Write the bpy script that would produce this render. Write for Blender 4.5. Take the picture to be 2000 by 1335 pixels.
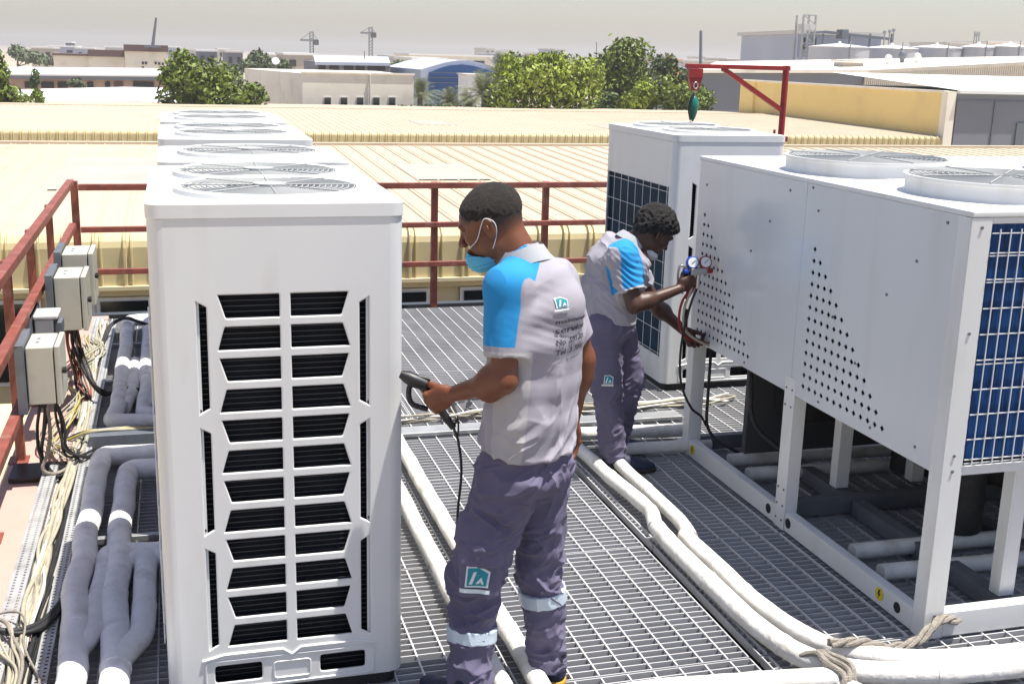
import bpy, bmesh, math, random
import numpy as np
from mathutils import Vector, Matrix, noise
from mathutils.bvhtree import BVHTree
random.seed(7)
R = math.radians
scene = bpy.context.scene
for o in list(bpy.data.objects): bpy.data.objects.remove(o)

# ------------------------------------------------------------------ camera
F, CAM = 2270.0, Vector((0, 0, 2.12))
def cam_axes(yaw, pitch, roll):
    y, p, r = R(yaw), R(pitch), R(roll)
    fw = Vector((math.sin(y)*math.cos(p), math.cos(y)*math.cos(p), -math.sin(p)))
    rt = Vector((math.cos(y), -math.sin(y), 0)); up = rt.cross(fw)
    return rt*math.cos(r)+up*math.sin(r), up*math.cos(r)-rt*math.sin(r), fw
RT, UP, FW = cam_axes(16.3, 13.8, 1.5)
cd = bpy.data.cameras.new('camera'); cam = bpy.data.objects.new('camera', cd); scene.collection.objects.link(cam)
cam.matrix_world = Matrix(((RT.x, UP.x, -FW.x, CAM.x), (RT.y, UP.y, -FW.y, CAM.y), (RT.z, UP.z, -FW.z, CAM.z), (0, 0, 0, 1)))
cd.sensor_width = 36; cd.lens = F/2000*36; cd.clip_start = .05; cd.clip_end = 6000
scene.camera = cam
def A(u, v, Y):
    """the point of the plane y = Y that the photograph shows at u, v"""
    d = FW*F + RT*(u-1000) - UP*(v-667.5)
    return CAM + d*((Y-CAM.y)/d.y)

# ------------------------------------------------------------------ light
SUN = Vector((.43, -.20, 1.62)).normalized()
w = bpy.data.worlds.new('World'); scene.world = w; w.use_nodes = True
nt = w.node_tree; nt.nodes.clear()
sky = nt.nodes.new('ShaderNodeTexSky'); sky.sky_type = 'NISHITA'; sky.sun_disc = False
sky.sun_elevation = math.asin(SUN.z); sky.sun_rotation = math.atan2(SUN.x, SUN.y)
sky.air_density = 1.0; sky.dust_density = 1.2; sky.ozone_density = 1.0
hs = nt.nodes.new('ShaderNodeHueSaturation'); hs.inputs['Saturation'].default_value = 1.0
bg = nt.nodes.new('ShaderNodeBackground'); bg.inputs['Strength'].default_value = .065
wo = nt.nodes.new('ShaderNodeOutputWorld')
nt.links.new(sky.outputs[0], hs.inputs['Color']); tn = nt.nodes.new('ShaderNodeMix'); tn.data_type = 'RGBA'; tn.blend_type = 'MULTIPLY'; tn.inputs[0].default_value = 1; tn.inputs[7].default_value = (1.055, .98, .985, 1); nt.links.new(hs.outputs[0], tn.inputs[6]); nt.links.new(tn.outputs[2], bg.inputs[0]); nt.links.new(bg.outputs[0], wo.inputs[0])
sl = bpy.data.lights.new('sun', 'SUN'); sl.energy = 3.7; sl.angle = R(.5); sl.color = (1, .955, .88)
so = bpy.data.objects.new('sun', sl); scene.collection.objects.link(so)
so.rotation_euler = SUN.to_track_quat('Z', 'Y').to_euler(); so.location = (3, -3, 12)
scene.view_settings.view_transform = 'Standard'; scene.view_settings.look = 'None'
scene.view_settings.exposure = 1.18; scene.view_settings.gamma = 1

# ------------------------------------------------------------------ materials
def mat(name, col, rough=.6, metal=0., var=0., vscale=3., bump=0., bscale=60., dirt=None, dscale=6., damt=.5, detail=6, spec=None, stretch=None, coat=0):
    m = bpy.data.materials.new(name); m.use_nodes = True; n = m.node_tree.nodes; l = m.node_tree.links
    b = n['Principled BSDF']; b.inputs['Base Color'].default_value = (*col, 1)
    b.inputs['Roughness'].default_value = rough; b.inputs['Metallic'].default_value = metal
    if spec is not None: b.inputs['Specular IOR Level'].default_value = spec
    if coat: b.inputs['Coat Weight'].default_value = coat; b.inputs['Coat Roughness'].default_value = .12
    tc = n.new('ShaderNodeTexCoord'); vec = tc.outputs['Object']
    if stretch:
        mp = n.new('ShaderNodeMapping'); mp.inputs['Scale'].default_value = stretch; l.new(vec, mp.inputs[0]); vec = mp.outputs[0]
    def nz(sc, det=detail):
        x = n.new('ShaderNodeTexNoise'); x.inputs['Scale'].default_value = sc; x.inputs['Detail'].default_value = det; l.new(vec, x.inputs['Vector']); return x.outputs['Fac']
    out = None
    if var:
        mx = n.new('ShaderNodeMix'); mx.data_type = 'RGBA'
        mr = n.new('ShaderNodeMapRange'); mr.inputs[1].default_value = .3; mr.inputs[2].default_value = .7; l.new(nz(vscale), mr.inputs[0])
        l.new(mr.outputs[0], mx.inputs[0])
        mx.inputs[6].default_value = (*[c*(1-var) for c in col], 1); mx.inputs[7].default_value = (*[min(1, c*(1+var)) for c in col], 1)
        out = mx.outputs[2]
    if dirt:
        mx = n.new('ShaderNodeMix'); mx.data_type = 'RGBA'
        mr = n.new('ShaderNodeMapRange'); mr.inputs[1].default_value = .52; mr.inputs[2].default_value = .74; mr.inputs[4].default_value = damt
        l.new(nz(dscale, 9), mr.inputs[0]); l.new(mr.outputs[0], mx.inputs[0])
        if out: l.new(out, mx.inputs[6])
        else: mx.inputs[6].default_value = (*col, 1)
        mx.inputs[7].default_value = (*dirt, 1); out = mx.outputs[2]
    if out: l.new(out, b.inputs['Base Color'])
    if bump:
        bp = n.new('ShaderNodeBump'); bp.inputs['Strength'].default_value = bump; bp.inputs['Distance'].default_value = .01
        l.new(nz(bscale, 4), bp.inputs['Height']); l.new(bp.outputs[0], b.inputs['Normal'])
    return m
M = dict(
    white=mat('white_paint', (.71, .715, .71), .36, var=.03, vscale=2, dirt=(.50, .47, .40), dscale=7, damt=.38, bump=.03, bscale=12, stretch=(1, 1, .22)),
    panel=mat('panel_paint', (.63, .655, .67), .2, var=.03, vscale=1.5, dirt=(.5, .49, .45), dscale=6, damt=.35, bump=.03, bscale=5, stretch=(1, 1, .2)),
    coil=mat('coil_dark', (.007, .009, .014), .6, var=.5, vscale=8, spec=.15),
    coilnavy=mat('coil_navy', (.004, .026, .055), .6, var=.4, vscale=5, spec=.15),
    coilblue=mat('coil_blue_fins', (.003, .040, .150), .55, spec=.2, var=.55, vscale=7, stretch=(14, 1, .7)),
    wire=mat('wire_white', (.72, .74, .74), .4), guard=mat('fan_guard_wire', (.42, .43, .42), .45),
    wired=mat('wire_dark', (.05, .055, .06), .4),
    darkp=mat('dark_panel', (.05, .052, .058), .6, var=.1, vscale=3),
    railshade=mat('shaded_rail_grey', (.13, .14, .155), .6, var=.15, vscale=6), black=mat('black_plastic', (.012, .012, .014), .45),  # cross rail grey has the shade under the chiller put into it
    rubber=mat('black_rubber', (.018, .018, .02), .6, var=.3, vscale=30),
    galv=mat('galvanised_steel', (.40, .41, .415), .48, metal=.55, var=.22, vscale=5, dirt=(.22, .21, .20), dscale=2.2, damt=.55),
    grate=mat('grating_steel', (.52, .52, .53), .55, metal=.2, var=.14, vscale=1.6, dirt=(.26, .24, .21), dscale=2.5, damt=.45),
    rod=mat('rod_steel', (.62, .62, .62), .5, metal=.2, var=.1, vscale=3, dirt=(.35, .32, .28), dscale=3, damt=.5),
    rail=mat('red_oxide_paint', (.225, .062, .042), .5, var=.25, vscale=8, dirt=(.34, .17, .13), dscale=12, damt=.6, bump=.2, bscale=60),
    red=mat('red_gloss', (.27, .012, .018), .35, var=.15, vscale=10),
    pipe=mat('pipe_cladding', (.72, .70, .66), .75, var=.08, vscale=6, dirt=(.42, .38, .31), dscale=7, damt=.65, bump=.5, bscale=34),
    pipeg=mat('pipe_cladding_grey', (.86, .85, .84), .8, var=.10, vscale=8, dirt=(.50, .47, .43), dscale=9, damt=.6, bump=.6, bscale=30),
    pink=mat('pink_screed', (.50, .31, .26), .9, var=.1, vscale=2.5, dirt=(.40, .27, .22), dscale=5, damt=.6, bump=.3, bscale=30),
    beige=mat('beige_render', (.58, .50, .32), .9, var=.07, vscale=1.2, dirt=(.42, .36, .24), dscale=2, damt=.5),
    sheet=mat('roof_sheet', (.50, .41, .30), .6, var=.05, vscale=.35, dirt=(.40, .33, .25), dscale=.9, damt=.75),
    sheety=mat('fascia_sheet', (.56, .47, .26), .55, var=.08, vscale=1, dirt=(.38, .32, .18), dscale=3, damt=.5),
    skylight=mat('skylight_sheet', (.43, .405, .34), .4, var=.1, vscale=1),
    glass=mat('dark_glass', (.016, .02, .024), .12),
    box=mat('enclosure_paint', (.50, .49, .42), .45, var=.04, vscale=6, dirt=(.38, .35, .28), dscale=12, damt=.4),
    plate=mat('mount_plate', (.16, .18, .21), .5, metal=.4, var=.15, vscale=12),
    tray=mat('tray_galvanised', (.52, .53, .53), .45, metal=.4, var=.12, vscale=9, dirt=(.3, .28, .25), dscale=12, damt=.6),
    cream=mat('cream_cable', (.38, .355, .27), .6, var=.15, vscale=30, dirt=(.4, .34, .22), dscale=30, damt=.6),
    yellow=mat('yellow_cable', (.42, .34, .10), .5, var=.2, vscale=20),
    strap=mat('cloth_strap', (.30, .27, .23), .95, var=.2, vscale=40, bump=.8, bscale=200),
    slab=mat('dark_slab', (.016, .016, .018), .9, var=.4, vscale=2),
    ground=mat('sand_ground', (.40, .34, .26), .95, var=.15, vscale=.02, dirt=(.2, .18, .15), dscale=.01, damt=.6),
    sticker=mat('sticker_yellow', (.72, .55, .02), .5),
    leak=mat('green_enamel', (.01, .16, .12), .3, var=.2, vscale=20),
    steel=mat('bright_steel', (.5, .5, .5), .3, metal=.9),
)

# ------------------------------------------------------------------ mesh tools
class MB:
    def __init__(s): s.v = []; s.f = []
    def add(s, vs, fs):
        o = len(s.v); s.v += [tuple(v) for v in vs]; s.f += [tuple(i+o for i in f) for f in fs]; return s
    def box(s, x0, x1, y0, y1, z0, z1):
        return s.add([(x0,y0,z0),(x1,y0,z0),(x1,y1,z0),(x0,y1,z0),(x0,y0,z1),(x1,y0,z1),(x1,y1,z1),(x0,y1,z1)],
                     [(0,3,2,1),(4,5,6,7),(0,1,5,4),(1,2,6,5),(2,3,7,6),(3,0,4,7)])
    def beam(s, a, b, w, h, up=(0, 0, 1)):
        a, b = Vector(a), Vector(b); d = (b-a).normalized(); x = d.cross(Vector(up)).normalized()*w/2; y = x.cross(d).normalized()*h/2
        vs = [p+i*x+j*y for p in (a, b) for i, j in ((-1,-1),(1,-1),(1,1),(-1,1))]
        return s.add(vs, [(0,1,2,3),(7,6,5,4),(0,4,5,1),(1,5,6,2),(2,6,7,3),(3,7,4,0)])
    def tube(s, pts, r, n=10, caps=True, closed=False):
        pts = [Vector(p) for p in pts]; rs = r if isinstance(r, (list, tuple)) else [r]*len(pts); N = len(pts); o = len(s.v); prev = None
        for i, p in enumerate(pts):
            d = (pts[(i+1) % N]-pts[i-1]) if closed else (pts[min(i+1, N-1)]-pts[max(i-1, 0)])
            if d.length < 1e-9: d = Vector((0, 0, 1))
            d.normalize()
            if prev is None: x = d.orthogonal().normalized()
            else: x = (prev-d*prev.dot(d)); x = x.normalized() if x.length > 1e-6 else d.orthogonal().normalized()
            prev = x; y = d.cross(x)
            s.v += [tuple(p+(x*math.cos(2*math.pi*k/n)+y*math.sin(2*math.pi*k/n))*rs[i]) for k in range(n)]
        for i in range(N if closed else N-1):
            a = o+i*n; b = o+((i+1) % N)*n
            s.f += [(a+k, a+(k+1) % n, b+(k+1) % n, b+k) for k in range(n)]
        if caps and not closed:
            s.f.append(tuple(o+k for k in reversed(range(n)))); s.f.append(tuple(o+(N-1)*n+k for k in range(n)))
        return s
    def cyl(s, a, b, r, n=20, r2=None): return s.tube([a, b], [r, r if r2 is None else r2], n)
    def lathe(s, c, prof, n=40, close=False):
        o = len(s.v); m = len(prof)
        for r, z in prof: s.v += [(c[0]+r*math.cos(2*math.pi*k/n), c[1]+r*math.sin(2*math.pi*k/n), c[2]+z) for k in range(n)]
        for i in range(m if close else m-1):
            a = o+i*n; b = o+((i+1) % m)*n
            s.f += [(a+k, a+(k+1) % n, b+(k+1) % n, b+k) for k in range(n)]
        return s
    def prism(s, poly, z0, z1):
        n = len(poly); return s.add([(x, y, z0) for x, y in poly]+[(x, y, z1) for x, y in poly],
            [tuple(reversed(range(n))), tuple(range(n, 2*n))]+[(i, (i+1) % n, (i+1) % n+n, i+n) for i in range(n)])
ORG = {}
def bez(pts, n=8):
    """smooth path through points"""
    P = [Vector(p) for p in pts]; out = []
    for i in range(len(P)-1):
        a, b = P[i], P[i+1]; pa = P[i-1] if i else a*2-b; pb = P[i+2] if i+2 < len(P) else b*2-a
        for k in range(n):
            t = k/n; out.append(.5*((2*a)+(b-pa)*t+(2*pa-5*a+4*b-pb)*t*t+(3*a-pa-3*b+pb)*t**3))
    return out+[P[-1]]
def elbow(pts, r, n=6):
    """polyline with rounded corners"""
    P = [Vector(p) for p in pts]; out = [P[0]]
    for i in range(1, len(P)-1):
        a = (P[i-1]-P[i]); b = (P[i+1]-P[i]); rr = min(r, a.length*.48, b.length*.48); a = P[i]+a.normalized()*rr; b = P[i]+b.normalized()*rr
        out += [a*(1-t)**2+P[i]*2*t*(1-t)+b*t*t for t in [k/n for k in range(n+1)]]
    return out+[P[-1]]
def dense(pts, step, wob=0, seed=0):
    out = []
    for a, b in zip(pts[:-1], pts[1:]):
        n = max(1, int((b-a).length/step)); out += [a.lerp(b, k/n) for k in range(n)]
    out.append(pts[-1])
    if wob: out = [p+Vector((noise.noise(p*3.1+Vector((seed, 0, 0))), noise.noise(p*3.1+Vector((0, seed, 7))), noise.noise(p*3.1+Vector((5, 0, seed)))*.6))*wob for p in out]
    return out
def mk(name, me, m=None, parent=None):
    o = bpy.data.objects.new(name, me); scene.collection.objects.link(o)
    if m: me.materials.append(m)
    if parent is not None:
        org = ORG.get(parent.name, Vector((0, 0, 0))); me.transform(Matrix.Translation(-org)); o.parent = parent; ORG[o.name] = org
    return o
def obj(name, mb, m, parent=None, smooth=False, bevel=0, angle=40):
    me = bpy.data.meshes.new(name); me.from_pydata(mb.v, [], mb.f); me.update()
    if smooth:
        me.shade_smooth() if hasattr(me, 'shade_smooth') else None
    o = mk(name, me, m, parent)
    if bevel:
        b = o.modifiers.new('bevel', 'BEVEL'); b.width = bevel; b.segments = 2; b.limit_method = 'ANGLE'; b.angle_limit = R(30)
        me.shade_smooth() if hasattr(me, 'shade_smooth') else None
        w_ = o.modifiers.new('wn', 'WEIGHTED_NORMAL'); w_.keep_sharp = True
    elif smooth == 'auto':
        me.shade_smooth()
        try: me.set_sharp_from_angle(angle=R(angle))
        except Exception: pass
    return o
def tag(o, label=None, cat=None, group=None, kind=None):
    if label: o['label'] = label
    if cat: o['category'] = cat
    if group: o['group'] = group
    if kind: o['kind'] = kind
    return o
def thing(name, label, cat, loc=(0, 0, 0), group=None):
    o = bpy.data.objects.new(name, None); scene.collection.objects.link(o); o.location = loc; o.empty_display_size = .1
    ORG[o.name] = Vector(loc); return tag(o, label, cat, group)
def copy_tree(o, parent=None):
    c = o.copy(); scene.collection.objects.link(c)
    if parent is not None: c.parent = parent
    for ch in list(o.children): copy_tree(ch, c)
    return c
def copy_thing(src, loc, label, group=None):
    c = copy_tree(src); c.location = loc; c['label'] = label
    if group: c['group'] = group
    ORG[c.name] = Vector(loc); return c
def single(name, mb, m, label, cat, group=None, **k):
    """a thing that is one mesh, origin at its base"""
    xs = [v[0] for v in mb.v]; ys = [v[1] for v in mb.v]; zs = [v[2] for v in mb.v]
    c = Vector(((min(xs)+max(xs))/2, (min(ys)+max(ys))/2, min(zs))); mb.v = [(v[0]-c.x, v[1]-c.y, v[2]-c.z) for v in mb.v]
    o = obj(name, mb, m, **k); o.location = c; return tag(o, label, cat, group)
def holed(name, outer, holes, thick, bev, m, parent, frame, smooth=False):
    """flat plate with holes; frame = (origin, xaxis, yaxis) in world"""
    cu = bpy.data.curves.new(name, 'CURVE'); cu.dimensions = '2D'; cu.fill_mode = 'BOTH'; cu.extrude = thick; cu.bevel_depth = bev; cu.bevel_resolution = 1
    for poly in [outer]+holes:
        sp = cu.splines.new('POLY'); sp.points.add(len(poly)-1); sp.use_cyclic_u = True
        for p, q in zip(sp.points, poly): p.co = (q[0], q[1], 0, 1)
    t = bpy.data.objects.new('tmp', cu); scene.collection.objects.link(t)
    me = bpy.data.meshes.new_from_object(t.evaluated_get(bpy.context.evaluated_depsgraph_get())); bpy.data.objects.remove(t)
    o, x, y = Vector(frame[0]), Vector(frame[1]), Vector(frame[2]); z = x.cross(y)
    me.transform(Matrix(((x.x, y.x, z.x, o.x), (x.y, y.y, z.y, o.y), (x.z, y.z, z.z, o.z), (0, 0, 0, 1))))
    me.materials.clear(); me.name = name
    if smooth:
        me.shade_smooth(); me.set_sharp_from_angle(angle=R(18))
    return mk(name, me, m, parent)
def rpoly(pts, r, n=4):
    """polygon with rounded corners"""
    out = []; N = len(pts)
    for i in range(N):
        p = Vector(pts[i]).to_2d(); a = Vector(pts[i-1]).to_2d()-p; b = Vector(pts[(i+1) % N]).to_2d()-p
        rr = min(r, a.length*.45, b.length*.45); A_ = p+a.normalized()*rr; B_ = p+b.normalized()*rr
        out += [tuple(A_*(1-t)**2+p*2*t*(1-t)+B_*t*t) for t in [k/n for k in range(n+1)]]
    return out
def rrect(x0, x1, y0, y1, r, n=4): return rpoly([(x0, y0), (x1, y0), (x1, y1), (x0, y1)], r, n)

# ------------------------------------------------------------------ setting
g = MB(); g.add([(-3000, -500, -7.2), (3000, -500, -7.2), (3000, 5000, -7.2), (-3000, 5000, -7.2)], [(0, 1, 2, 3)])
tag(obj('ground', g, M['ground']), kind='structure')
# grating deck: flat bearing bars along x, cross rods along y, panel by panel
def grating():
    mb = MB(); rods = MB(); rnd = random.Random(3)
    xs = [(-.66, 1.955), (1.998, 3.7), (3.74, 5.75)]  # first seam left wide: gap and the pipe's shadow as one dark slot
    ys = [2.45+1.02*i for i in range(8)]
    for i_ in range(3):
        for y0 in ys:
            x0, x1 = xs[i_] if y0 < 6 else [(-.66, 1.30), (1.306, 3.7), (3.706, 5.75)][i_]
            y1 = min(y0+1.012, 9.76)
            if y1-y0 < .2: continue
            dz = rnd.uniform(-.0025, .0015); tl = rnd.uniform(-.0015, .0015)
            n = int((y1-y0)/.0405)
            for k in range(n+1):
                y = y0+k*(y1-y0-.004)/n; e = k in (0, n)
                t = .0050 if not e else .004
                mb.box(x0, x1, y, y+t, -.030+dz, dz+(.0 if not e else .001)+tl*(y-y0))
            m = int((x1-x0)/.1); off = .03
            for k in range(m+1):
                x = x0+off+k*.1
                if x < x1-.01: rods.box(x-.0030, x+.0030, y0+.005, y1-.006, -.008+dz, .0026+dz+tl)
            for x in (x0, x1-.004): mb.box(x-.0005, x+.0045, y0+.0055, y1-.0058, -.031+dz, .0012+dz)
    o = obj('deck', mb, M['grate']); tag(o, kind='structure')
    r_ = obj('cross_rods', rods, M['rod'], o)
grating()
b = MB()
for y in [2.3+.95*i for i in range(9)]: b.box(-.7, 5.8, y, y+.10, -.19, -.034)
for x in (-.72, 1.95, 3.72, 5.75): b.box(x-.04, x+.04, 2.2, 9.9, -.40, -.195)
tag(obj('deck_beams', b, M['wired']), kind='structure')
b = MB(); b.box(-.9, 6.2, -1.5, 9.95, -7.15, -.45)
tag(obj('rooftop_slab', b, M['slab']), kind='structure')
b = MB(); b.box(-.90, -.565, .8, 9.78, -.44, -.008)
tag(obj('kerb', b, M['pink'], bevel=.01), kind='structure')
b = MB(); b.box(-9, -.91, -1.5, 11.8, -7.1, -1.3)
tag(obj('lower_roof', b, M['beige']), kind='structure')

# ------------------------------------------------------------------ guard rails
def railing():
    t = thing('guard_rail', 'rust red guard rail running along the far edge of the grating deck', 'railing', (2.4, 9.72, 0))
    for z, h in ((1.035, .05), (.70, .045), (.36, .045)):
        m = MB(); m.box(-.735, 5.75, 9.70, 9.74, z-h/2, z+h/2); obj('rail', m, M['rail'], t, bevel=.004)
    for x in (-.77, .13, 1.13, 2.13, 3.13, 4.13, 5.13):
        m = MB(); m.box(x-.028, x+.028, 9.742, 9.79, -.1, 1.062 if x > -.7 else 1.08); m.box(x-.06, x+.06, 9.735, 9.85, -.108, -.098); obj('post', m, M['rail'], t, bevel=.004)
    t = thing('guard_rail', 'rust red guard rail with sunlit pinkish top running down the left side behind the boxes', 'railing', (-.79, 6, 0))
    for z, h in ((1.075, .05), (.735, .05), (.36, .05)):
        m = MB(); m.box(-.815, -.765, 1.5, 9.70, z-h/2, z+h/2); obj('rail', m, M['rail'], t, bevel=.004)
    for y in (3.1, 4.15, 5.2, 6.25, 7.3, 8.45):
        m = MB(); m.box(-.862, -.817, y-.025, y+.025, -.005, 1.06); m.box(-.90, -.80, y-.06, y+.06, -.006, .004); obj('post', m, M['rail'], t, bevel=.004)
railing()

# ------------------------------------------------------------------ outdoor condenser units
W, H = .777, 1.667
def fan(t, cx, cy, r, z, lbl=None):
    m = MB(); m.lathe((cx, cy, z), [(r+.028, -.002), (r+.024, .016), (r+.012, .022), (r, .018), (r-.006, .0), (r-.01, -.05)], 56)
    o = obj('fan_ring', m, M['white'], t, smooth='auto')
    m = MB()
    for k in range(1, 15):
        rr = r*k/15+.012; m.tube([(cx+rr*math.cos(a), cy+rr*math.sin(a), z+.018) for a in [2*math.pi*i/48 for i in range(48)]], .0022, 5, closed=True)
    for k in range(8):
        a = 2*math.pi*k/8; m.tube([(cx+.05*math.cos(a), cy+.05*math.sin(a), z+.021), (cx+r*math.cos(a), cy+r*math.sin(a), z+.021)], .0022, 5)
    m.cyl((cx, cy, z+.012), (cx, cy, z+.026), .055, 20)
    obj('fan_guard', m, M['guard'], t)
    m = MB(); m.cyl((cx, cy, z-.12), (cx, cy, z-.02), .07, 20)
    for k in range(3):
        a = 2*math.pi*k/3+.4; vs = []
        for i in range(5):
            rr = .06+(r-.08)*i/4; hw = .25+.12*i/4; vs += [(cx+rr*math.cos(a-hw), cy+rr*math.sin(a-hw), z-.10), (cx+rr*math.cos(a+hw), cy+rr*math.sin(a+hw), z-.045)]
        m.add(vs, [(2*i, 2*i+2, 2*i+3, 2*i+1) for i in range(4)])
    obj('fan_blades', m, M['white'], t)
    m = MB(); m.cyl((cx, cy, z-.16), (cx, cy, z-.150), r, 32); obj('fan_shroud', m, M['coil'], t)
def condenser(label, x0, y0, depth, fans, detail=True, face=True, group=None):
    """x0 left edge, y0 front face"""
    t = thing('condenser_unit', label, 'air conditioner', (x0+W/2, y0+depth/2, 0), group)
    x1, y1 = x0+W, y0+depth; c = .045; zb, zt = .05, 1.622
    # shell: four rounded corner posts + the upper band on the sides
    def corner(cx, cy, a0):
        arc = [(cx+c*math.cos(a0+i*math.pi/12), cy+c*math.sin(a0+i*math.pi/12)) for i in range(7)]
        inn = [(cx+(c-.006)*math.cos(a0+i*math.pi/12), cy+(c-.006)*math.sin(a0+i*math.pi/12)) for i in reversed(range(7))]
        return arc+inn
    m = MB()
    for cx, cy, a0 in ((x0+c, y0+c, math.pi), (x1-c, y0+c, 1.5*math.pi), (x1-c, y1-c, 0), (x0+c, y1-c, math.pi/2)):
        m.prism(corner(cx, cy, a0), zb, zt)
    # side bands, rear and right walls
    m.box(x0, x0+.006, y0+c, y0+c+.016, zb, zt); m.box(x0, x0+.006, y1-c-.010, y1-c, zb, zt)
    m.box(x0, x0+.006, y0+c+.016, y1-c-.010, 1.335, zt); m.box(x0, x0+.006, y0+c+.016, y1-c-.010, zb, .22)
    m.box(x1-.006, x1, y0+c, y1-c, zb, zt); m.box(x0+c, x1-c, y1-.006, y1, zb, zt)
    obj('casing', m, M['white'], t, smooth='auto')
    holed('top_cover', rrect(x0-.0008, x1+.0008, y0-.0008, y1+.0008, .045, 6), [[(x0+fx+r*math.cos(2*math.pi*k/48), y0+fy+r*math.sin(2*math.pi*k/48)) for k in range(48)] for fx, fy, r in fans], (H-zt)/2-.0026, .0026, M['white'], t, ((0, 0, (zt+H)/2+.001), (1, 0, 0), (0, 1, 0)), smooth=True)
    m = MB(); m.prism(rrect(x0+.02, x1-.02, y0+.02, y1-.02, .04, 4), .0, zb); obj('base', m, M['rubber'], t)
    m = MB(); m.box(x0+.02, x0+.03, y0+.05, y1-.05, .2, 1.36); obj('coil', m, M['coilnavy'], t)
    m = MB()
    for k in range(8): zz = .24+k*.152; m.beam((x0-.004, y0+.05, zz), (x0-.004, y1-.05, zz), .003, .003)
    n = int(depth/.15)
    for k in range(n+1): yy = y0+.07+k*(depth-.14)/n; m.beam((x0-.007, yy, .21), (x0-.007, yy, 1.345), .003, .003, (0, 1, 0))
    obj('wire_guard', m, M['wire'], t)
    for fx, fy, r in fans: fan(t, x0+fx, y0+fy, r, H)
    X = x0+.09   # old zero of the face drawing
    if face:
        holes = []
        for i in range(12):
            zt_ = 1.388-i*.1005; zt_ += .004; zb_ = zt_-.082; a, b2 = (.0, .024) if i % 2 == 0 else (.020, -.004)
            holes.append(rpoly([(X+.104+b2, zb_), (X+.299, zb_), (X+.299, zt_), (X+.104+a, zt_)], .008))
            holes.append(rpoly([(X+.325, zb_), (X+.514-b2, zb_), (X+.514-a, zt_), (X+.325, zt_)], .008))
        for i in range(3):
            zt_ = 1.372-i*.405; zb_ = zt_-.355
            holes.append(rpoly([(X+.040, zb_-.012), (X+.078, zb_+.010), (X+.078, zt_-.018), (X+.040, zt_+.004)], .004))
            holes.append(rpoly([(X+.540, zb_+.010), (X+.578, zb_-.012), (X+.578, zt_+.004), (X+.540, zt_-.018)], .004))
        holes += [rrect(X+.055, X+.215, .075, .145, .016), rrect(X+.400, X+.560, .075, .145, .016)]
        xl, xr = x0+c, x1-c
        holed('front_panel', [(xl, zb), (xr, zb), (xr, zt), (xl, zt)], holes, .0012, .004, M['white'], t, ((0, y0+.0052, 0), (1, 0, 0), (0, 0, 1)), smooth=True)
        # raised lattice ribs and lips
        m = MB()
        
        zz = [(X+.02, .165), (X+.09, .180), (X+.28, .180), (X+.31, .158), (X+.34, .180), (X+.53, .180), (X+.60, .165)]
        m.tube([(x, y0-.001, z) for x, z in zz], .006, 6)
        m.tube([(x, y0-.001, z) for x, z in rrect(X+.25, X+.37, .075, .135, .012)], .0035, 6, closed=True)
        m.tube([(x, y0-.001, z) for x, z in rrect(X+.03, X+.585, .058, .158, .02)], .004, 6, closed=True)
        obj('lattice_ribs', m, M['white'], t, smooth='auto')
        for s_ in (X+.046, X+.572):
            m = MB(); m.box(s_-.006, s_+.006, y0+.012, y0+.018, .19, 1.37); obj('side_channel', m, M['wire'], t)
        m = MB(); m.box(x0+.03, x1-.03, y0+.05, y0+.06, .06, 1.42); obj('coil', m, M['coil'], t)
        m = MB()
        for k in range(76): z = .085+k*.0175; m.beam((X+.03, y0+.040, z), (X+.585, y0+.040, z), .002, .0022)
        obj('wire_guard', m, M['wired'], t)
        for zz in (1.02, .62):
            for s_ in (X+.046, X+.572):
                m = MB(); m.cyl((s_, y0+.012, zz), (s_, y0+.006, zz), .004, 8); obj('screw', m, M['rubber'], t)
    else:
        m = MB(); m.box(x0+c, x1-c, y0, y0+.006, zb, zt); obj('front_panel', m, M['white'], t)
    return t
GL = 'condenser units lined up in the left row'
two = [(.39, .34, .285), (.39, .87, .285)]
u1 = condenser('nearest tall white condenser unit with a two-column louvred grille facing the viewer', -.09, 3.59, 1.21, two, group=GL)
u2 = condenser('single-fan white condenser unit second in the left row, close behind the nearest one', -.065, 4.95, .82, [(.39, .42, .29)], face=False, group=GL)
u3 = copy_thing(u1, (-.075+W/2, 6.22+.605, 0), 'twin-fan white condenser unit third in the left row, behind the single-fan one', GL)
u4 = copy_thing(u1, (-.075+W/2, 7.68+.605, 0), 'farthest white condenser unit of the left row, next to the far guard rail', GL)
u5 = copy_thing(u1, (3.02+W/2, 6.80+.605, 0), 'white condenser unit with blue wire-guarded coil on its side, behind the bending worker')
del u5['group']

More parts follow.
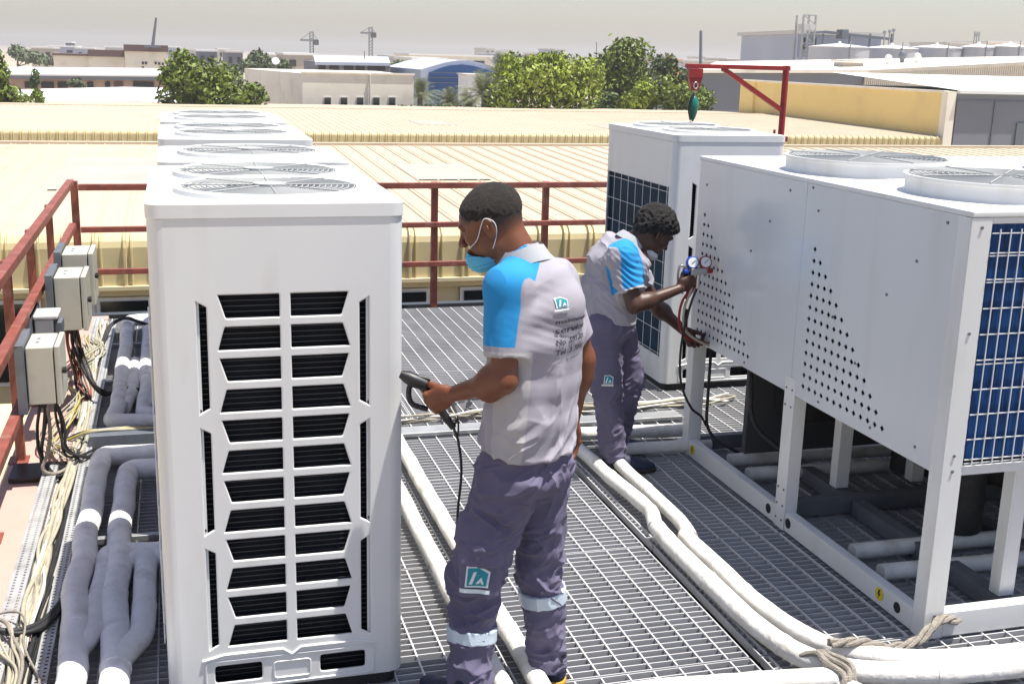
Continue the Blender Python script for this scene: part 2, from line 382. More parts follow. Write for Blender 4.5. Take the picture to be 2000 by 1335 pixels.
# ------------------------------------------------------------------ chiller
def chiller():
    X0, X1, Y0, Y1, ZB, ZT = 2.66, 4.9, 3.43, 5.655, .66, 1.615  # far side pushed out of view to darken the space underneath
    t = thing('chiller', 'large grey-white box chiller on legs with round top fans and diamond-punched side panels', 'chiller', ((X0+X1)/2, (Y0+Y1)/2, 0))
    def dm(y, z): return [(y-.0158, z), (y, z-.0142), (y+.0158, z), (y, z+.0142)]
    # side panels (face -x): drawn with x = -y so that the normal points to -x
    def side(ya, yb, za, ys, n, dy, z0, dz, parentname='side_panel'):
        holes = []
        for i in range(n):
            z = z0+i*dz
            for k in range(n-i): holes.append([(-p[0], p[1]) for p in dm(ys-k*dy, z)])
        o = holed(parentname, [(-yb+.002, ZB), (-ya-.002, ZB), (-ya-.002, ZT), (-yb+.002, ZT)], holes, .0015, .0008, M['panel'], t, ((X0, 0, 0), (0, -1, 0), (0, 0, 1)))
        return o
    side(Y0+.035, 4.545, ZB, 4.44, 13, .0515, .722, .0515)
    side(4.545, Y1-.012, ZB, 5.555, 13, .0485, .722, .0515)
    m = MB(); m.box(X0+.012, X1-.03, Y0+.03, Y1-.03, ZB+.012, ZT-.012); obj('inner_housing', m, M['coil'], t)
    m = MB(); m.box(X0-.004, X1, Y0-.006, Y1, ZT+.001, ZT+.022); obj('top_cover', m, M['white'], t, bevel=.004)
    m = MB(); m.box(X0+.003, X1, Y1-.010, Y1-.002, ZB, ZT); m.box(X1-.008, X1, Y0, Y1-.01, ZB, ZT)
    m.box(X0+.01, X1-.01, Y0+.01, Y1-.012, ZB-.004, ZB+.004); obj('rear_casing', m, M['panel'], t)
    # posts
    def post(x, y, w_, d_, z0, z1, mm='white'):
        m = MB(); m.box(x, x+w_, y, y+.004, z0, z1); m.box(x, x+.004, y+.004, y+d_, z0, z1)
        m.box(x+w_-.012, x+w_, y+.004, y+.008, z0, z1); obj('post', m, M[mm], t, bevel=.0015)
    post(X0-.003, Y0-.004, .085, .075, .004, ZT)
    post(X0-.003, Y1-.075, .075, .077, .004, ZB)
    m = MB(); m.box(X0-.005, X0-.001, 4.50, 4.59, .004, .735); m.box(X0-.001, X0+.06, 4.50, 4.504, .004, ZB-.006); m.box(X0-.001, X0+.06, 4.586, 4.59, .004, ZB-.006); obj('post', m, M['white'], t, bevel=.0015)
    for x, y in ((3.07, 4.74), (3.07, 3.53), (3.5, 4.74), (3.62, 3.54), (X1-.08, Y0+.01), (X1-.08, Y1-.08), (3.3, Y1-.08)):
        m = MB(); m.box(x, x+.010, y, y+.06, .09, ZB-.006); m.box(x+.010, x+.065, y, y+.005, .09, ZB-.006); m.box(x+.065, x+.07, y, y+.05, .09, ZB-.006); obj('post', m, M['white'], t, bevel=.0015)
    # base rails
    m = MB(); m.box(X0-.001, X0+.005, Y0+.075, 4.495, .008, .098); m.box(X0+.005, X0+.045, Y0+.075, 4.495, .008, .014); m.box(X0+.005, X0+.045, Y0+.075, 4.495, .092, .098)
    m.box(X0-.001, X0+.005, 4.595, Y1-.08, .008, .098); m.box(X0+.005, X0+.045, 4.595, Y1-.08, .092, .098); obj('base_rail', m, M['white'], t, bevel=.0015)
    m = MB(); m.box(X0+.085, X1, Y0-.001, Y0+.005, .006, .105); m.box(X0+.085, X1, Y0+.005, Y0+.055, .099, .105); obj('base_rail', m, M['white'], t, bevel=.002)
    m = MB(); m.box(X0+.05, X1, 4.60, 4.66, .02, .10); m.box(X0+.05, X1, Y1-.06, Y1-.01, .02, .10); m.box(3.07, 3.14, Y0+.06, 4.59, .01, .085); m.box(3.07, 3.14, 4.67, Y1-.07, .01, .085)
    m.box(3.52, 3.58, Y0+.06, 4.59, .01, .085); obj('cross_rail', m, M['railshade'], t, bevel=.002)  # rails coloured dark to deepen the shade beneath the body
    # front coil + grid
    m = MB(); m.box(X0+.10, X1-.03, Y0+.018, Y0+.024, ZB+.05, ZT-.025); obj('coil', m, M['coilblue'], t)
    obj('front_frame', MB().box(X0+.083, X1, Y0-.002, Y0+.012, ZB, ZB+.035), M['white'], t, bevel=.002); obj('front_frame', MB().box(X0+.083, X1, Y0-.002, Y0+.012, ZT-.022, ZT), M['white'], t, bevel=.002)
    m = MB()
    for z in (.708, .722, .80, .895, .99, 1.085, 1.10, 1.195, 1.29, 1.385, 1.395, 1.48, 1.49, 1.56): 
        m.beam((X0+.085, Y0-.006, z), (X1-.01, Y0-.006, z), .0035, .0035)
    x = X0+.115
    while x < X1-.02: m.beam((x, Y0-.010, .70), (x, Y0-.010, 1.575), .0035, .0035, (0, 1, 0)); x += .044
    obj('wire_guard', m, M['wire'], t)
    # things under the body; the added panel and block keep it dark
    m = MB(); m.box(2.83, 4.7, 5.25, 5.29, .11, ZB-.01); obj('control_cabinet', m, M['darkp'], t, bevel=.004)  # real cabinet, stretched sideways to close off light from behind
    m = MB(); m.box(4.80, 4.84, 3.6, 5.5, .11, ZB-.01); obj('light_block_panel', m, M['darkp'], t)  # unseen panel added to shut light out under the chiller
    m = MB(); m.box(3.75, 4.7, 3.62, 5.0, .16, ZB-.01); obj('added_dark_machinery', m, M['rubber'], t, bevel=.02)  # dark machinery mass, added to darken the underside
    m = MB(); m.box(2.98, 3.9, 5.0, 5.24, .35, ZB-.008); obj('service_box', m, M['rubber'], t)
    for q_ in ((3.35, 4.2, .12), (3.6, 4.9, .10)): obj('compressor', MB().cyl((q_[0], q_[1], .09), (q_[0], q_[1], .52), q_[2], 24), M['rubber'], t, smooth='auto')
    m = MB(); m.tube(elbow([(2.80, 5.2, .64), (2.80, 5.15, .30), (2.93, 5.0, .19), (2.99, 4.96, .06)], .12), .013, 8); m.tube(elbow([(2.72, 5.5, .64), (2.72, 5.5, .15), (2.9, 5.4, .05)], .1), .009, 8); obj('cable', m, M['rubber'], t, smooth=True)
    # holes in the base rail, stickers, screws
    for y, r in ((3.60, .022), (4.465, .024), (4.655, .024)):
        m = MB(); m.cyl((X0-.0025, y, .055), (X0-.0012, y, .055), r, 20); obj('rail_hole', m, M['black'], t)
    for y in (3.72, 5.52):
        m = MB(); m.cyl((X0-.0035, y, .055), (X0-.0015, y, .055), .027, 24); s_ = obj('warning_sticker', m, M['sticker'], t)
        m = MB(); q = [(-.004, .018), (.006, .018), (.000, .004), (.009, .004), (-.006, -.018), (-.002, -.002), (-.010, -.002)]
        m.add([(X0-.0042, y-a*1.1, .055+b_*1.1) for a, b_ in q]+[(X0-.0037, y-a*1.1, .055+b_*1.1) for a, b_ in q], [tuple(range(7)), tuple(reversed(range(7, 14)))]+[(i, (i+1) % 7, (i+1) % 7+7, i+7) for i in range(7)])
        obj('mark', m, M['black'], s_)
    def scr(a, b, r, n): obj('screw', MB().cyl(a, b, r, n), M['plate'], t)
    for y, z in ((5.549, 1.496), (4.689, 1.566), (4.436, 1.507), (4.854, 1.404), (5.017, 1.237), (3.557, 1.58), (3.713, 1.413), (3.881, 1.252), (4.495, 1.60), (4.25, 1.08), (4.05, .93), (3.9, .70), (4.3, .69), (5.0, .685), (5.4, .69), (3.6, .72)):
        scr((X0-.002, y, z), (X0-.006, y, z), .006, 8)
    for z in (.05, .12, .6, .68, .2): scr((X0-.005, 4.52, z), (X0-.009, 4.52, z), .005, 8); scr((X0-.005, 4.572, z), (X0-.009, 4.572, z), .005, 8)
    for z in (.04, .1, .68, .74, 1.2, 1.58): scr((X0+.04, Y0-.004, z), (X0+.04, Y0-.008, z), .006, 8)

    # fan cowls
    for cx, cy in ((3.09, 4.78), (3.13, 3.885), (4.46, 4.78), (4.46, 3.885)):
        r = .365; z = ZT+.022
        m = MB(); m.lathe((cx, cy, z), [(r+.012, 0), (r+.006, .004), (r, .012), (r, .060), (r+.008, .062), (r+.008, .072), (r-.012, .072), (r-.016, .0)], 64); cw = obj('fan_cowl', m, M['white'], t, smooth='auto')
        m = MB()
        for k in range(1, 17):
            rr = r*k/17+.01; m.tube([(cx+rr*math.cos(a), cy+rr*math.sin(a), z+.074) for a in [2*math.pi*i/56 for i in range(56)]], .0022, 5, closed=True)
        for k in range(8): a = 2*math.pi*k/8; m.tube([(cx+.06*math.cos(a), cy+.06*math.sin(a), z+.078), (cx+r*math.cos(a), cy+r*math.sin(a), z+.078)], .0025, 5)
        obj('fan_guard', m, M['guard'], cw)
        m = MB(); m.cyl((cx, cy, z-.0005), (cx, cy, z+.006), r-.02, 40); m.cyl((cx, cy, z+.006), (cx, cy, z+.06), .07, 20)
        for k in range(4):
            a0 = math.pi/2*k; vs = []
            for i in range(5): rr = .06+(r-.09)*i/4; hw = .22+.12*i/4; vs += [(cx+rr*math.cos(a0-hw), cy+rr*math.sin(a0-hw), z+.02), (cx+rr*math.cos(a0+hw), cy+rr*math.sin(a0+hw), z+.06)]
            m.add(vs, [(2*i, 2*i+2, 2*i+3, 2*i+1) for i in range(4)])
        obj('fan', m, M['plate'], cw)
        for a in (R(200), R(255), R(310)):
            m = MB(); c_ = Vector((cx+(r+.012)*math.cos(a), cy+(r+.012)*math.sin(a), z+.045)); m.beam(c_-Vector((0, 0, .03)), c_+Vector((0, 0, .05)), .016, .016); obj('clip', m, M['galv'], cw)
    # white pipes passing under the body belong to the pipework
chiller()
# ------------------------------------------------------------------ pipework
def pipe(label, pts, r, m='pipe', group=None, er=.07, wob=.006, bands=(), name='insulated_pipe', seed=None):
    seed = seed if seed is not None else random.random()*50
    P = dense(elbow(pts, er), .05, wob, seed)
    rs = [r*(1+.07*noise.noise(Vector((i*.45+seed, seed, 0)))) for i in range(len(P))]
    mb = MB().tube(P, rs, 16); o = single(name, mb, M[m], label, 'pipe', group, smooth='auto', angle=60)
    org = o.location.copy(); ORG[o.name] = org
    L = 0
    for i in range(1, len(P)):
        L += (P[i]-P[i-1]).length
        if L > .55 and i < len(P)-2:
            L = 0; obj('pipe_band', MB().tube([P[i]-(P[i]-P[i-1]).normalized()*.012, P[i]+(P[i]-P[i-1]).normalized()*.012], rs[i]+.0022, 16), M[m], o, smooth='auto')
    return o
GR = 'white insulated pipes on the grating'
z = .052
pipe('white insulated pipe running away beside the dark shadow gap, left one of the far pair', [(2.07, 5.80, z), (2.05, 5.70, z), (2.085, 4.72, z+.01), (2.055, 4.60, z-.012)], .035, group=GR, er=.04)
pipe('white insulated pipe, right one of the far pair, ending beside the shaded grating', [(2.22, 5.60, z), (2.185, 5.55, z), (2.185, 4.60, z), (2.15, 4.42, z)], .033, group=GR)
pipe('thick white insulated pipe that curves right in front of the chiller, nearer one', [(2.045, 4.56, z), (2.035, 4.4, z), (2.035, 3.60, z), (2.10, 3.24, z+.005), (2.45, 3.13, z), (3.9, 3.00, z)], .040, group=GR, er=.22)
pipe('creamy insulated pipe lying just behind the thick curved one, joining it at the bend', [(2.135, 4.45, z), (2.13, 3.70, z), (2.22, 3.36, z), (2.50, 3.225, z-.006), (3.9, 3.10, z-.006)], .036, group=GR, er=.2)
pipe('cream insulated pipe crossing behind the standing worker, right one of two', [(1.13, 6.6, z), (1.115, 5.8, z), (1.115, 4.2, z), (1.125, 2.4, z)], .036, group=GR)
pipe('cream insulated pipe beside the nearest condenser unit, left one of two', [(.985, 6.6, z), (.985, 5.2, z), (.985, 4.2, z), (1.0, 2.4, z)], .034, group=GR)
pipe('white insulated pipe running left from the grey strap along the bottom of the picture', [(.95, 3.24, z), (1.5, 3.255, z), (2.12, 3.17, z+.01)], .038, group=GR)
pipe('short white insulated pipe slanting down to the right from under the grey strap', [(2.10, 3.22, .045), (2.20, 3.0, .045), (2.3, 2.6, .045)], .034, group=GR)
pipe('pale blue-grey shaded pipe crossing behind the bending worker\'s feet, farther one', [(2.08, 5.90, .06), (2.75, 5.84, .06)], .038, group=GR)
pipe('pale pipe in front of the bending worker\'s shoe, ending at the chiller corner', [(2.30, 5.62, .05), (2.80, 5.60, .05)], .034, group=GR)
GU = 'pipes crossing under the chiller'
for y, lb in ((5.32, 'shaded pipe under the chiller, farthest of four'), (5.10, 'shaded pipe under the chiller, second farthest of four'), (4.12, 'bluish shaded pipe under the chiller, behind its near corner post'), (3.90, 'bluish shaded pipe under the chiller nearest to the front')):
    pipe(lb, [(2.78, y, .055), (3.9, y-.03, .055)], .036, group=GU)
# left side, lying in the shade of the units
GLp = 'grey insulated pipes left of the units'; z = .085
pipe('leftmost long grey insulated pipe with a square corner and a sunlit band', [(.02, 5.93, z), (-.41, 5.99, z), (-.43, 5.4, z), (-.432, 4.4, z), (-.405, 3.8, z), (-.40, 2.6, z)], .050, 'pipeg', GLp, wob=.016)
pipe('second long grey insulated pipe, closer to the nearest unit', [(.02, 5.72, z), (-.285, 5.74, z), (-.292, 5.2, z), (-.285, 4.2, z), (-.262, 3.7, z), (-.25, 2.6, z)], .050, 'pipeg', GLp, wob=.016)
pipe('short grey branch pipe between the two long left pipes', [(-.10, 4.70, z), (-.335, 4.74, z), (-.35, 4.3, z), (-.345, 4.05, z), (-.41, 3.88, z)], .038, 'pipeg', GLp, er=.05)
pipe('grey branch pipe with a square corner joining the second long pipe near the unit base', [(-.02, 4.62, z), (-.178, 4.66, z), (-.182, 4.3, z), (-.18, 3.98, z), (-.262, 3.80, z)], .044, 'pipeg', GLp, er=.05)
pipe('short grey pipe stub behind the square corner, sloping to the unit', [(-.27, 4.58, z), (-.22, 4.66, z), (.0, 4.80, z)], .036, 'pipeg', GLp)
pipe('distant grey pipe with white band, outer one of the back group', [(-.05, 9.2, z), (-.39, 9.12, z), (-.385, 8.6, z), (-.37, 6.85, z), (-.405, 6.56, z), (.0, 6.50, z)], .046, 'pipeg', GLp, wob=.012, er=.06)
pipe('distant grey pipe with white band, inner one of the back group', [(-.05, 9.12, z+.01), (-.245, 9.06, z), (-.235, 8.6, z), (-.225, 6.9, z), (-.24, 6.66, z), (.0, 6.62, z)], .044, 'pipeg', GLp, wob=.012, er=.06)
pipe('short grey pipe tucked between the two distant left pipes', [(-.31, 7.9, z-.01), (-.305, 7.2, z-.01), (-.34, 6.85, z-.01)], .038, 'pipeg', GLp)
pipe('short grey pipe beside the condenser row at the back left', [(-.14, 7.9, z-.01), (-.14, 7.2, z-.01), (-.2, 6.8, z-.01)], .038, 'pipeg', GLp)
# strap tied round the pipes
m = MB()
for k, (dx, rr) in enumerate(((0, .014), (.018, .013), (.034, .012))):
    c = Vector((2.135+dx, 3.20, .06)); P = []
    for i in range(30):
        a = math.radians(-40+i*9); P.append(Vector((c.x-.03+dx*.6+.012*math.sin(i*.7+k)-.02*math.cos(a), 3.215+.105*math.cos(a)*1.0, .05+.062*math.sin(a))))
    m.tube(P, [rr*(.8+.3*abs(noise.noise(Vector((i*.3, k, 0))))) for i in range(30)], 8)
P = bez([(2.19, 3.33, .10), (2.32, 3.325, .09), (2.45, 3.34, .045), (2.58, 3.355, .05), (2.70, 3.40, .095), (2.80, 3.424, .07)], 8)
for k in range(3): m.tube([p+Vector((.004*k, .012*math.sin(i*.5+k*2.1), .010*math.cos(i*.5+k*2.1))) for i, p in enumerate(P)], .0095, 7)
P = bez([(2.09, 3.11, .06), (2.06, 3.06, .02), (2.10, 2.95, .015)], 8); m.tube(P, .013, 7)
single('rope', m, M['strap'], 'grey twisted cloth strap tied round the white pipes and led to the chiller rail', 'rope', smooth='auto')
# concrete-coloured stub foot under the front rail
# ------------------------------------------------------------------ cable trays and cables on the left
def tray(label, x, wd, y0, y1, z, group, rows=2):
    m = MB(); p = .026; n = int((y1-y0)/p); h = .010; cw = wd/rows
    for i in range(rows+1):
        xx = x-wd/2+i*cw; hw = (cw-h)/2 if 0 < i < rows else (cw-h)/2
        a, b_ = xx-hw, xx+hw
        if i == 0: a = xx
        if i == rows: b_ = xx
        m.box(a, b_, y0, y1, z, z+.0015)
    for i in range(rows):
        cx = x-wd/2+(i+.5)*cw
        for k in range(n): y = y0+k*p+(p/2 if i % 2 else 0); m.box(cx-h/2-.0006, cx+h/2+.0006, y+h, y+p, z+.0001, z+.0014)
    m.box(x-wd/2-.0018, x-wd/2-.0002, y0, y1, z-.028, z+.0016); m.box(x+wd/2+.0002, x+wd/2+.0018, y0, y1, z-.028, z+.0016)
    single('cable_tray', m, M['tray'], label, 'cable tray', group)
GT = 'perforated cable trays on the left'
tray('bright perforated metal cable tray along the pink kerb', -.665, .062, 1.9, 6.0, .045, GT)
tray('narrow perforated cable tray between the cable bundle and the grey pipes', -.510, .045, 1.9, 9.3, .040, GT, 2)
tray('perforated cable tray on the kerb at the back, beside the far control boxes', -.625, .06, 6.8, 9.5, .04, GT)
def bundle(label, path, n, spread, r, mats, group=None, seed=0, name='cable_bundle', wob=.02):
    rnd = random.Random(seed); P = dense(bez(path, 10), .035)
    xs = [p for p in P]; c = Vector((sum(p.x for p in P)/len(P), sum(p.y for p in P)/len(P), min(p.z for p in P)))
    t = thing(name, label, 'cables', c, group); parts = {}
    for k in range(n):
        ox, oz, ph = rnd.uniform(-spread, spread), rnd.uniform(0, spread*.8), rnd.uniform(0, 90)
        pts = [p+Vector((ox+wob*noise.noise(Vector((i*.07, ph, 0))), wob*noise.noise(Vector((i*.07, 0, ph))), max(0, oz+wob*.5*noise.noise(Vector((ph, i*.08, 0)))))) for i, p in enumerate(P)]
        parts.setdefault(rnd.choice(mats), MB()).tube(pts, r*rnd.uniform(.7, 1.2), 6)
    for k, mb in parts.items(): obj('cables', mb, M[k], t, smooth=True)
    return t
bundle('thick wrapped beige cable bundle lying between two perforated trays', [(-.575, 9.3, .03), (-.58, 8, .03), (-.565, 7, .03), (-.57, 6, .035), (-.585, 5, .04), (-.60, 4.2, .035), (-.60, 3.0, .03)], 15, .020, .008, ['cream', 'cream', 'cream', 'strap', 'pipe'], seed=2, wob=.05)
bundle('dark cable bundle running next to the narrow tray', [(-.545, 6.4, .02), (-.535, 5.4, .02), (-.55, 4.6, .02), (-.57, 3.4, .03)], 9, .016, .008, ['rubber', 'rubber', 'cream'], seed=5)
bundle('tangle of cream wires on the kerb below the control boxes', [(-.66, 8.8, .03), (-.60, 8.2, .05), (-.68, 7.7, .03), (-.60, 7.1, .06), (-.67, 6.5, .03), (-.60, 6.1, .05)], 10, .05, .0055, ['cream', 'pipe', 'yellow', 'cream'], seed=9, wob=.14)
bundle('loose pale wires crossing the tray at the lower left corner', [(-.75, 4.3, .06), (-.66, 4.15, .08), (-.60, 4.0, .06), (-.56, 3.7, .05), (-.62, 3.3, .04)], 5, .03, .006, ['cream', 'strap'], seed=19, wob=.1)
bundle('black cables curving in from the left edge at the bottom', [(-.98, 4.55, .06), (-.78, 4.22, .09), (-.62, 4.12, .07), (-.50, 4.3, .05), (-.42, 4.9, .03)], 3, .012, .010, ['rubber'], seed=21)
bundle('black cable loop at the very bottom left corner', [(-.90, 4.1, .04), (-.72, 3.88, .07), (-.62, 3.7, .04), (-.60, 3.3, .03)], 3, .012, .011, ['rubber', 'plate'], seed=23)
# beam across with the yellow cable on it
m = MB(); m.box(-.50, -.10, 6.26, 6.40, .0, .10); single('cable_duct', m, M['plate'], 'dark steel duct lying across the left pipes with yellow cables on top', 'cable duct', bevel=.003)
bundle('yellow and cream cables laid along the top of the dark duct', [(-.62, 6.33, .06), (-.50, 6.33, .105), (-.3, 6.34, .105), (-.1, 6.33, .105), (.0, 6.33, .10)], 6, .010, .007, ['yellow', 'cream', 'rubber'], seed=4)
for y, lb in ((5.02, 'thin galvanised channel under the grey pipes beside the nearest unit'), (6.0, 'galvanised channel under the corner of the long grey pipes'), (7.6, 'galvanised channel under the distant left pipes, nearer one'), (8.6, 'galvanised channel under the distant left pipes, farther one')):
    single('pipe_support', MB().box(-.60, -.09, y, y+.035, .001, .030), M['galv'], lb, 'pipe support', bevel=.002)
# flat metal strip and cables crossing behind the standing worker
m = MB(); m.box(.72, 2.9, 6.18, 6.30, .004, .030); single('cable_duct', m, M['galv'], 'flat pale metal duct lying across the grating behind the standing worker', 'cable duct', bevel=.003)
bundle('cream cables strewn in parallel across the deck behind both workers', [(.72, 6.50, .012), (1.4, 6.46, .012), (2.1, 6.50, .012), (2.7, 6.44, .012), (3.4, 6.48, .012)], 7, .05, .008, ['cream', 'pipe', 'cream', 'strap'], seed=31, wob=.12)
bundle('curled cream cable loop on the deck near the standing worker\'s hand', [(1.55, 6.42, .02), (1.60, 6.75, .03), (1.85, 6.85, .05), (2.05, 6.62, .04), (1.85, 6.42, .02), (1.65, 6.55, .03), (1.75, 6.80, .05)], 3, .012, .006, ['cream', 'rubber'], seed=33)

# ------------------------------------------------------------------ control boxes
def control_box(label, x, y, z, dx, dy, dz, group):
    """back plate at x, door faces +x"""
    t = thing('control_box', label, 'electrical box', (x, y+dy/2, z), group)
    m = MB(); m.box(x-.045, x-.005, y-.03, y+dy+.03, z-.04, z+dz+.02); obj('back_plate', m, M['plate'], t, bevel=.003)
    m = MB(); m.box(x, x+dx*.80, y, y+dy, z, z+dz); obj('body', m, M['box'], t, bevel=.006)
    m = MB(); m.box(x+dx*.83, x+dx, y-.004, y+dy+.004, z-.004, z+dz+.004); d = obj('door', m, M['box'], t, bevel=.006)
    m = MB(); m.box(x+dx*.80, x+dx*.83, y+.008, y+dy-.008, z+.008, z+dz-.008); obj('gasket', m, M['black'], t)
    m = MB(); m.cyl((x+dx, y+.045, z+dz*.55), (x+dx+.022, y+.045, z+dz*.55), .015, 12); m.box(x+dx+.008, x+dx+.02, y+.035, y+.055, z+dz*.5, z+dz*.6); obj('latch', m, M['black'], d)
    m = MB()
    for k in range(4): m.cyl((x+dx*.4, y+.05+k*(dy-.1)/3, z), (x+dx*.4, y+.05+k*(dy-.1)/3, z-.03), .012, 10)
    obj('cable_gland', m, M['black'], t)
    m = MB()
    for fx, fy in ((.3, .35), (.3, .6)): m.cyl((x+dx*fx, y+dy*fy, z+dz), (x+dx*fx, y+dy*fy, z+dz+.003), .008, 10)
    obj('plug', m, M['plate'], t)
    return t
GB = 'control boxes on the left guard rail'
control_box('nearest beige control box with black latch, lowest in the picture', -.725, 5.80, .425, .155, .30, .285, GB)
control_box('middle beige control box higher up the rail with a black knob', -.700, 7.05, .50, .175, .34, .315, GB)
control_box('farthest beige control box, half hidden behind the middle one', -.700, 7.62, .53, .185, .34, .325, GB)
t = thing('junction_box', 'small white and grey junction box between the two big control boxes', 'electrical box', (-.68, 6.6, .5))
m = MB(); m.box(-.755, -.66, 6.5, 6.68, .60, .69); obj('body', m, M['panel'], t, bevel=.006)
m = MB(); m.box(-.76, -.635, 6.49, 6.69, .693, .715); obj('lid', m, M['white'], t, bevel=.006)
m = MB(); m.box(-.80, -.765, 6.4, 6.8, .52, .735); obj('back_plate', m, M['plate'], t)
m = MB(); m.box(-.658, -.62, 6.52, 6.66, .605, .67); obj('terminal_cover', m, M['plate'], t, bevel=.004)
bundle('black cables hanging from the nearest control box and looping down to the tray', [(-.66, 5.92, .40), (-.675, 5.90, .25), (-.69, 5.86, .10), (-.62, 5.86, .035), (-.55, 6.0, .05), (-.52, 6.2, .04)], 4, .016, .009, ['rubber', 'rubber', 'strap'], seed=41, wob=.05)
bundle('black cables dropping from the nearest box toward the kerb, thinner loop', [(-.63, 5.98, .40), (-.61, 5.99, .22), (-.57, 6.0, .10), (-.50, 6.05, .06), (-.44, 6.2, .05)], 3, .012, .008, ['rubber'], seed=43, wob=.04)
bundle('dark cables bending from the middle control box across to the grey pipes', [(-.62, 7.2, .48), (-.60, 7.2, .33), (-.53, 7.1, .17), (-.45, 7.1, .09), (-.36, 7.15, .09), (-.25, 7.2, .08)], 4, .014, .009, ['rubber', 'rubber', 'strap'], seed=45, wob=.05)
bundle('bunch of brown and black cables hanging below the middle box', [(-.64, 7.3, .48), (-.63, 7.3, .3), (-.60, 7.25, .14), (-.57, 7.1, .05)], 8, .03, .007, ['rubber', 'rubber', 'rail', 'cream'], seed=47, wob=.05)
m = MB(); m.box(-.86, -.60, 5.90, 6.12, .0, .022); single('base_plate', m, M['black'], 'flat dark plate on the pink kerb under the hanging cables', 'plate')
bundle('black cable arching over the pipes in the far left corner', [(-.55, 8.6, .03), (-.50, 8.8, .12), (-.40, 8.85, .16), (-.30, 8.8, .14), (-.1, 8.8, .05)], 3, .012, .009, ['rubber'], seed=49)

# ------------------------------------------------------------------ red davit crane
t = thing('davit_crane', 'red steel davit arm with brace standing behind the chiller', 'crane', (5.44, 9.86, 0))
m = MB(); m.tube([(5.44, 9.86, .0), (5.44, 9.86, 1.46)], .016, 12); m.tube([(5.44, 9.86, 1.40), (5.44, 9.86, 2.10)], .030, 12); obj('mast', m, M['red'], t, smooth='auto')
m = MB(); m.box(4.44, 5.475, 9.835, 9.885, 2.055, 2.095); obj('arm', m, M['red'], t, bevel=.004)
m = MB(); m.beam((4.80, 9.86, 2.06), (5.42, 9.86, 1.70), .04, .04); obj('brace', m, M['red'], t)
m = MB(); m.prism([(4.47, 9.835), (4.60, 9.835), (4.60, 9.885), (4.47, 9.885)], 1.97, 2.054); m.add([(4.47,9.84,1.97),(4.60,9.84,1.97),(4.565,9.84,1.86),(4.50,9.84,1.86),(4.47,9.88,1.97),(4.60,9.88,1.97),(4.565,9.88,1.86),(4.50,9.88,1.86)], [(0,3,2,1),(4,5,6,7),(0,1,5,4),(1,2,6,5),(2,3,7,6),(3,0,4,7)]); obj('hanger_plate', m, M['red'], t, bevel=.003)
m = MB(); m.box(5.36, 5.50, 9.83, 9.89, 1.41, 1.46); m.cyl((5.37, 9.86, 1.46), (5.37, 9.86, 1.52), .012, 8); obj('bracket', m, M['red'], t, bevel=.003)
m = MB(); m.box(5.34, 5.54, 9.80, 9.92, -.1, .0); obj('foot', m, M['red'], t)
t = thing('hoist_block', 'green and black hook block hanging from the red davit arm', 'hoist', (4.535, 9.86, 1.58))
m = MB(); m.lathe((4.535, 9.86, 1.585), [(.004, 0), (.022, .03), (.042, .10), (.050, .15), (.036, .20), (.012, .235), (.003, .24)], 16); obj('housing', m, M['leak'], t, smooth='auto')
m = MB(); m.tube(bez([(4.50, 9.83, 1.60), (4.478, 9.83, 1.70), (4.495, 9.83, 1.79), (4.53, 9.84, 1.84)]), .010, 8); m.tube(bez([(4.52, 9.86, 1.59), (4.51, 9.86, 1.55), (4.54, 9.86, 1.535), (4.555, 9.86, 1.56)]), .006, 8); obj('hook', m, M['black'], t, smooth=True)
m = MB(); m.tube([(4.535, 9.86, 1.82), (4.535, 9.86, 1.93)], .012, 8); m.tube([(4.535+.02*math.cos(a), 9.838, 1.905+.028*math.sin(a)) for a in [i*math.pi/8 for i in range(16)]], .007, 6, closed=True); obj('shackle', m, M['steel'], t, smooth=True)
# ------------------------------------------------------------------ background buildings
def bm_(name, col, rough=.8, **k): return mat(name, col, rough, **k)
BG = dict(cream=bm_('cream_wall', (.86, .80, .68), var=.05, vscale=.2, dirt=(.45, .40, .31), dscale=.5, damt=.4), ochre=bm_('ochre_wall', (.86, .66, .27), var=.05, vscale=.1, dirt=(.55, .43, .2), dscale=.3, damt=.4),
    grey=bm_('grey_wall', (.20, .215, .25), var=.08, vscale=.2), white=bm_('white_roof', (.78, .78, .78), var=.03, vscale=.1), off=bm_('offwhite_wall', (.60, .58, .55), var=.04, vscale=.2),
    brown=bm_('brown_cladding', (.12, .075, .075), var=.1, vscale=.3), blue=bm_('blue_cladding', (.012, .075, .24), .45, var=.35, vscale=.12, stretch=(.3, 1, 3)), lav=bm_('pale_blue_roof', (.42, .46, .56), var=.06, vscale=.1),
    pink=bm_('pinkish_wall', (.48, .34, .28), var=.15, vscale=.15), dark=bm_('dark_opening', (.02, .02, .02), .5), silver=bm_('silver_tank', (.52, .53, .57), .45, metal=.3, var=.06, vscale=.3), sand=bm_('sand_block', (.45, .40, .34), var=.08, vscale=.05))
def ext(mb, uv, Y, depth, dy2=None):
    P = [A(u, v, Y) for u, v in uv]; n = len(P)
    Q = [Vector((p.x, p.y+depth, p.z)) for p in P]
    return mb.add(P+Q, [tuple(range(n)), tuple(reversed(range(n, 2*n)))]+[(i+n, (i+1) % n+n, (i+1) % n, i) for i in range(n)])
def blk(mb, u0, u1, v0, v1, Y, depth, vr=None):
    """upright block; v1 None = down to the ground"""
    a, b = A(u0, v0, Y), A(u1, vr if vr is not None else v0, Y); z1 = (a.z+b.z)/2 if vr is None else None
    zb = -7.19 if v1 is None else A((u0+u1)/2, v1, Y).z; zt = z1 if z1 is not None else a.z
    return mb.box(a.x, b.x, Y, Y+depth, zb, zt)
